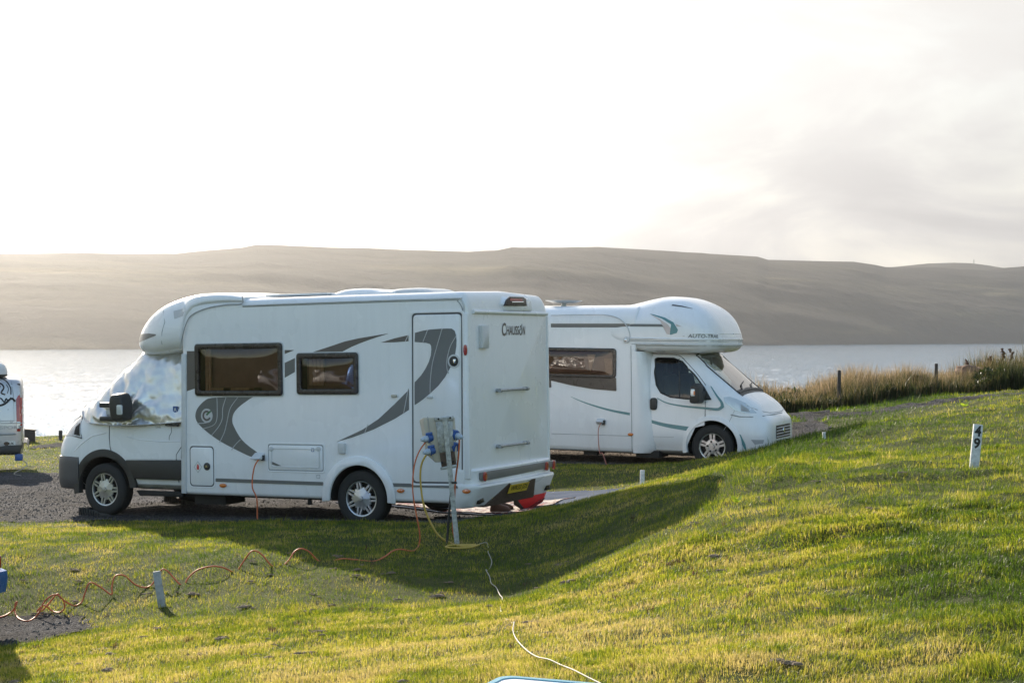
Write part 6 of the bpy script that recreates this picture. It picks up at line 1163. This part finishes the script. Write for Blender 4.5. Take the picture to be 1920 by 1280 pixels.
# ---- awning rug, groundsheet, tipped red bag and the person behind the near motorhome
def rug_material(name, stops, sc):
    m, nt, b = nodes(name); L = nt.links.new; tc = N(nt, 'ShaderNodeTexCoord'); v = N(nt, 'ShaderNodeTexVoronoi', Scale=sc); L(tc.outputs['Object'], v.inputs['Vector']); sp = N(nt, 'ShaderNodeSeparateColor'); L(v.outputs['Color'], sp.inputs[0]); c = ramp(nt, sp.outputs[0], stops); nt.nodes[-1].color_ramp.interpolation = 'CONSTANT'; L(c, b.inputs['Base Color']); b.inputs['Roughness'].default_value = .9; return m
def sheet(name, x0, x1, y0, y1, lift, mat, label, cat, wr):
    gx_, gy_ = np.meshgrid(np.linspace(x0, x1, 60), np.linspace(y0, y1, 40)); w = np.stack([gx_, gy_, 0 * gx_], -1) @ VN.R.T + VN.o
    zz = H(w[..., 0], w[..., 1]) + lift + wr * fbm(gx_ * 2.3, gy_ * 2.9, 3) + .5 * wr * (fbm(gx_ * 7., gy_ * 6., 9) - .3); rows = np.dstack([w[..., 0], w[..., 1], zz])
    a = np.array(rows); b = a - [0, 0, .012]; n, m_ = a.shape[:2]; mb = MB().grid(a); mb.grid(b); ed = [(0, j) for j in range(m_)] + [(i, m_ - 1) for i in range(1, n)] + [(n - 1, j) for j in range(m_ - 2, -1, -1)] + [(i, 0) for i in range(n - 2, 0, -1)]
    for k in range(len(ed)): (i, j), (p, q) = ed[k], ed[(k + 1) % len(ed)]; mb.f.append((i * m_ + j, p * m_ + q, n * m_ + p * m_ + q, n * m_ + i * m_ + j)); mb.m.append(0)
    return tag(mb.build(name, mat, smooth=60), label, cat)
sheet('groundsheet', -.5, 3.4, -3.35, -1.22, .012, M('blue_grey_groundsheet', (.075, .095, .135), .95, spec=.05, var=.25, vs=3), 'rumpled blue grey groundsheet spread on the grass behind the nearest motorhome', 'groundsheet', .035)
sheet('patterned_rug', .3, 3.2, -2.6, -1.28, .03, rug_material('rug_weave', [(0, (.10, .03, .03)), (.2, (.34, .29, .25)), (.45, (.22, .07, .065)), (.6, (.42, .38, .34)), (.8, (.12, .11, .14))], 14), 'red and cream patterned rug lying on the groundsheet', 'rug', .03)
def red_bag():
    b = at(984, 953, 21.75); b[2] = h1(b[0], b[1]) + .045; s = 21.75 / F
    T = empty('red_bag', b, (0, 0, 0), 'bright red bag with a black mesh side tipped on its corner on the rug', 'bag')
    c = lambda px, py, y=0: ((px - 984) * s, y, (953 - py) * s)
    A = rpoly([(c(*p)[0], c(*p)[2]) for p in ((963.5, 929), (1018, 918.5), (1022, 931), (986, 953), (981, 954))], .02); MB().prism([(x, 0, z) for x, z in A], [(x + .03, .26, z + .05) for x, z in A]).build('shell', mRed, T, bevel=.012)
    A = [(c(*p)[0], c(*p)[2]) for p in ((985, 953.5), (1021.5, 932.5), (1016, 941), (997, 952), (988, 955))]; MB().prism([(x, -.012, z) for x, z in A], [(x + .02, .2, z) for x, z in A]).build('base', mRedDk, T, bevel=.006)
    A = [(c(*p)[0], c(*p)[2]) for p in ((962.5, 929), (965, 929), (983, 953), (977, 954), (963, 945))]; MB().prism([(x, -.008, z) for x, z in A], [(x, .22, z + .03) for x, z in A]).build('mesh_side', mPlastic, T, bevel=.006)
red_bag()
def person():
    f1 = G(926, 951); base = np.array([(932 - 960) / F * 21.75, 21.75, h1((932 - 960) / F * 21.75, 21.75) + .055]); T = empty('person', base, (0, 0, 0), 'person in brown boots standing behind the nearest motorhome, only the feet in sight', 'person')
    J = {'pel': (0, .0, .95), 'sp': (0, .0, 1.15), 'ch': (.02, 0, 1.36), 'nk': (.03, 0, 1.52), 'hd': (.05, 0, 1.62), 'tp': (.05, 0, 1.74)}
    V_, E_, Rd = [], [], []
    def vtx(p, r, par=None): V_.append(p); Rd.append(r); (E_.append((par, len(V_) - 1)) if par is not None else None); return len(V_) - 1
    p = vtx(J['pel'], (.15, .11)); s = vtx(J['sp'], (.14, .10), p); c = vtx(J['ch'], (.16, .11), s); n = vtx(J['nk'], (.055, .055), c); h = vtx(J['hd'], (.08, .095), n); vtx(J['tp'], (.06, .07), h)
    for sy in (-1, 1):
        k = vtx((.01, sy * .09, .86), (.085, .085), p); kn = vtx((.03, sy * .10, .50), (.06, .06), k); an = vtx((-.01 + .02 * sy, sy * .10, .09), (.038, .038), kn); hl = vtx((.02 + .02 * sy, sy * .10, .04), (.035, .035), an); vtx((.16, sy * .11, .03), (.03, .025), hl)
        sh = vtx((.01, sy * .19, 1.42), (.055, .055), c); el = vtx((.03, sy * .25, 1.14), (.042, .042), sh); wr = vtx((.16, sy * .24, .92), (.03, .03), el); pa = vtx((.20, sy * .24, .86), (.035, .022), wr)
        for t, (dx, dz) in enumerate(((.05, -.05), (.045, -.07), (.03, -.075), (.015, -.065))): f_ = vtx((.20 + dx * .6, sy * (.215 + .018 * t), .86 + dz * .6), (.009, .009), pa); vtx((.20 + dx, sy * (.215 + .018 * t), .86 + dz * 1.2), (.008, .008), f_)
        th1 = vtx((.215, sy * .20, .855), (.011, .011), pa); vtx((.24, sy * .19, .825), (.009, .009), th1)
    def skin(name, vs, es, rs, mat, par, lvl=2):
        me = bpy.data.meshes.new(name); me.from_pydata(vs, es, []); o = link(name, me, par); md = o.modifiers.new('s', 'SKIN'); md.use_smooth_shade = True
        for d_, r in zip(me.skin_vertices[0].data, rs): d_.radius = r; d_.use_root = False
        me.skin_vertices[0].data[0].use_root = True; sb = o.modifiers.new('u', 'SUBSURF'); sb.levels = lvl; sb.render_levels = lvl
        bpy.context.view_layer.update(); dg = bpy.context.evaluated_depsgraph_get(); m2 = bpy.data.meshes.new_from_object(o.evaluated_get(dg)); o.modifiers.clear(); o.data = m2; m2.materials.clear(); m2.materials.append(mat); return o
    skin('body', V_, E_, Rd, mSkin, T)
    g_ = .018; skin('shirt', [J['pel'], J['sp'], J['ch'], (.03, 0, 1.46), (.01, -.19, 1.42), (.03, -.25, 1.16), (.01, .19, 1.42), (.03, .25, 1.16)], [(0, 1), (1, 2), (2, 3), (2, 4), (4, 5), (2, 6), (6, 7)], [(.17, .13), (.16, .12), (.18, .13), (.09, .09), (.075, .075), (.06, .06), (.075, .075), (.06, .06)], mShirt, T)
    skin('trousers', [(0, 0, .97), (.01, -.09, .86), (.03, -.10, .5), (.0, -.10, .22), (.01, .09, .86), (.03, .10, .5), (.0, .10, .22)], [(0, 1), (1, 2), (2, 3), (0, 4), (4, 5), (5, 6)], [(.165, .125), (.105, .105), (.078, .078), (.066, .066), (.105, .105), (.078, .078), (.066, .066)], mTrouser, T)
    MB().lathe([(.001, .125), (.05, .12), (.085, .09), (.10, .04), (.102, -.02), (.095, -.05)], c=(.045, 0, 1.66), axis='z', n=20).build('hair', mHair, T)
    for sy in (-1, 1):
        dx = .02 * sy; b = MB()
        rows = []
        for t, (x0, x1, w) in zip((0, .02, .045, .07, .095, .13, .165), ((-.075, .20, .046), (-.078, .205, .05), (-.075, .20, .05), (-.07, .165, .047), (-.065, .085, .044), (-.06, .05, .046), (-.062, .05, .05))):
            rows.append([((x0 + x1) / 2 + (x1 - x0) / 2 * math.copysign(abs(math.cos(a)) ** .7, math.cos(a)) + dx, sy * .10 + w * math.copysign(abs(math.sin(a)) ** .8, math.sin(a)), t) for a in np.linspace(0, 2 * math.pi, 20, endpoint=False)])
        o = MB().grid(rows, closed=True); o.f.append(tuple(range(20))); o.m.append(0); bt = o.build('boot', mBoot, T, smooth=60); so_ = MB().grid([[(x, y, z - .012) for x, y, z in rows[0]], [(x * 1.0, y, z + .008) for x, y, z in rows[0]]], closed=True); so_.build('sole', mPlateW, bt); MB().tube([(-.01 + dx, sy * .10, .15), (-.01 + dx, sy * .10, .215)], .044, 12).build('sock', mSock2, T)
person()
# ---- folding table whose far corner just enters at the bottom edge
def table():
    b = np.array([-.03, 5.22, 1.30]); T = empty('camp_table', (b[0], b[1] - .0, h1(0, 5)), (0, 0, R(-22)), 'corner of a white camp table with a blue rim at the bottom edge', 'table')
    zt = 1.30 - h1(0, 5); O = rrect(0, .9, -.6, 0, .05); O = [(x, y) for x, y in O]
    MB().platez(O, zt - .03, zt - .004).build('table_top', mTable, T, bevel=.004); I = rrect(.02, .88, -.58, -.02, .045); n = len(O); mb = MB()
    v = [(x, y, z) for z in (zt - .035, zt) for P in (O, I) for x, y in P]; f = []
    for i in range(n): j = (i + 1) % n; f += [(2 * n + i, 2 * n + j, 3 * n + j, 3 * n + i), (i, j, 2 * n + j, 2 * n + i), (n + i, 3 * n + i, 3 * n + j, n + j), (i, n + i, n + j, j)]
    mb.add(v, f).build('rim', mRimB, T)
    for x in (.06, .84):
        for y in (-.06, -.54): MB().tube([(x, y, -.05), (x, y, zt - .03)], .012, 8).build('leg', mGalv, T)
table()
# ---- rocks, dock plants
def rock(px, py, Z, s, seed, label):
    b = at(px, py, Z); b[2] = h1(b[0], b[1]); bm = bmesh.new(); bmesh.ops.create_icosphere(bm, subdivisions=4, radius=1)
    Q = np.array([v.co[:] for v in bm.verts]); nn = 1 + .75 * (fbm(Q[:, 0] * 1.3 + seed + Q[:, 2], Q[:, 1] * 1.3 + Q[:, 2] * .7, seed, 4) - .5)
    for v, n_ in zip(bm.verts, nn): q = v.co.copy(); v.co = Vector((q.x * s[0], q.y * s[1], q.z * s[2])) * n_
    me = bpy.data.meshes.new('boulder'); bm.to_mesh(me); bm.free(); me.materials.append(mRock); me.polygons.foreach_set('use_smooth', [True] * len(me.polygons)); o = link('boulder', me); o.location = (b[0], b[1], b[2] + s[2] * .4 + .40); tag(o, label, 'boulder', 'boulders above the shore')
rock(1812, 735, 47.5, (.36, .3, .30), 3, 'sunlit reddish boulder in the tall grass right of the fence posts'); rock(1838, 733, 47.8, (.30, .3, .27), 8, 'darker reddish boulder close behind the sunlit one')
def leafplant(name, px, py, Z, leaves, label, cat, stem=None, mat=None, group=None):
    b = at(px, py, Z); b[2] = h1(b[0], b[1]); T = empty(name, b, (0, 0, 0), label, cat, group)
    for (az, el, ln, wd) in leaves:
        rows = []
        for t in np.linspace(0, 1, 7):
            w = wd * math.sin(math.pi * min(.97, .12 + .85 * t)) ** .8; rr = ln * t; z = rr * math.sin(el) - .35 * ln * t * t * math.cos(el); x = rr * math.cos(el); rows.append([(x * math.cos(az) - k * w * math.sin(az), x * math.sin(az) + k * w * math.cos(az), z + .01 - .1 * w * (1 - abs(k)) + .03) for k in (-1, -.5, 0, .5, 1)])
        MB().grid(rows).build('leaf', mat or mLeafT, T, smooth=80)
    if stem:
        r_ = random.Random(int(px)); h_ = stem; MB().tube([(0, 0, 0), (.02, 0, h_ * .5), (.05, .0, h_)], [.008, .007, .004], 6).build('stem', mWood, T)
        for k in range(3):
            z0 = h_ * (.72 + .09 * k); a0 = r_.uniform(0, 6.28); sp = MB()
            for q in range(26): t = r_.random(); c = (.04 + .09 * t * math.cos(a0) + r_.gauss(0, .018), .09 * t * math.sin(a0) + r_.gauss(0, .018), z0 + .12 * t + r_.gauss(0, .012)); sp.box(c, (.028, .028, .03), (r_.random(), r_.random(), 0))
            sp.build('seed_head', mRustS, T, smooth=0)
def leafmat():
    m, nt, b = nodes('broad_leaf'); L = nt.links.new; out = nt.nodes['Material Output']; b.inputs['Base Color'].default_value = (.13, .21, .03, 1); b.inputs['Roughness'].default_value = .8; b.inputs['Specular IOR Level'].default_value = .1
    tc = N(nt, 'ShaderNodeTexCoord'); n = N(nt, 'ShaderNodeTexNoise', Scale=14.0); L(tc.outputs['Object'], n.inputs['Vector']); c = ramp(nt, n.outputs[0], [(.3, (.09, .17, .02)), (.7, (.2, .27, .04))]); L(c, b.inputs['Base Color'])
    tl = N(nt, 'ShaderNodeBsdfTranslucent', Color=(.42, .55, .04, 1)); mx = N(nt, 'ShaderNodeMixShader'); mx.inputs[0].default_value = .6; L(b.outputs[0], mx.inputs[1]); L(tl.outputs[0], mx.inputs[2]); L(mx.outputs[0], out.inputs[0]); return m
mLeafT = leafmat(); mRustS = M('brown_seed', (.10, .05, .03), .9, var=.4, vs=30)
leafplant('weed', 1382, 950, G(1382, 950)[1], [(0.3, 1.0, .09, .032), (2.4, .9, .10, .034), (4.4, .6, .08, .03), (3.3, 1.2, .07, .03)], 'bright yellow green broad leaf weed glowing on the shaded edge of the bank', 'weed')
leafplant('weed', 1808, 766, G(1808, 766)[1], [(.3, .9, .16, .05), (2.2, .7, .17, .05), (3.9, .8, .15, .05), (5.2, .6, .16, .05)], 'low green weed beside the gravel path on the bank', 'weed')
dg_ = 'brown seeding dock plants above the shore fence'
for px, Z, h_, lb in ((1876, 48.0, 1.28, 'tallest brown seeding dock plant near the right edge'), (1893, 48.4, 1.2, 'brown dock plant just right of the tallest one'), (1850, 48.0, 1.0, 'shorter brown dock plant left of the tallest one'), (1812, 47.8, .95, 'brown dock plant rising behind the reddish boulders')):
    leafplant('dock_plant', px, 740, Z, [(a, .6, .22, .05) for a in (0, 1.6, 3.1, 4.6)], lb, 'dock plant', stem=h_, group=dg_)

# ---- van added outside the frame on the left for the nearest motorhome's windows to mirror
nv_ = copytree(SV); nv_.location = (-13.6, 14.2, h1(-13.6, 14.2) + .012); nv_.rotation_euler = (0, 0, R(-30)); nv_['label'] = 'unseen van added on the left, mirrored in the side windows of the nearest motorhome'
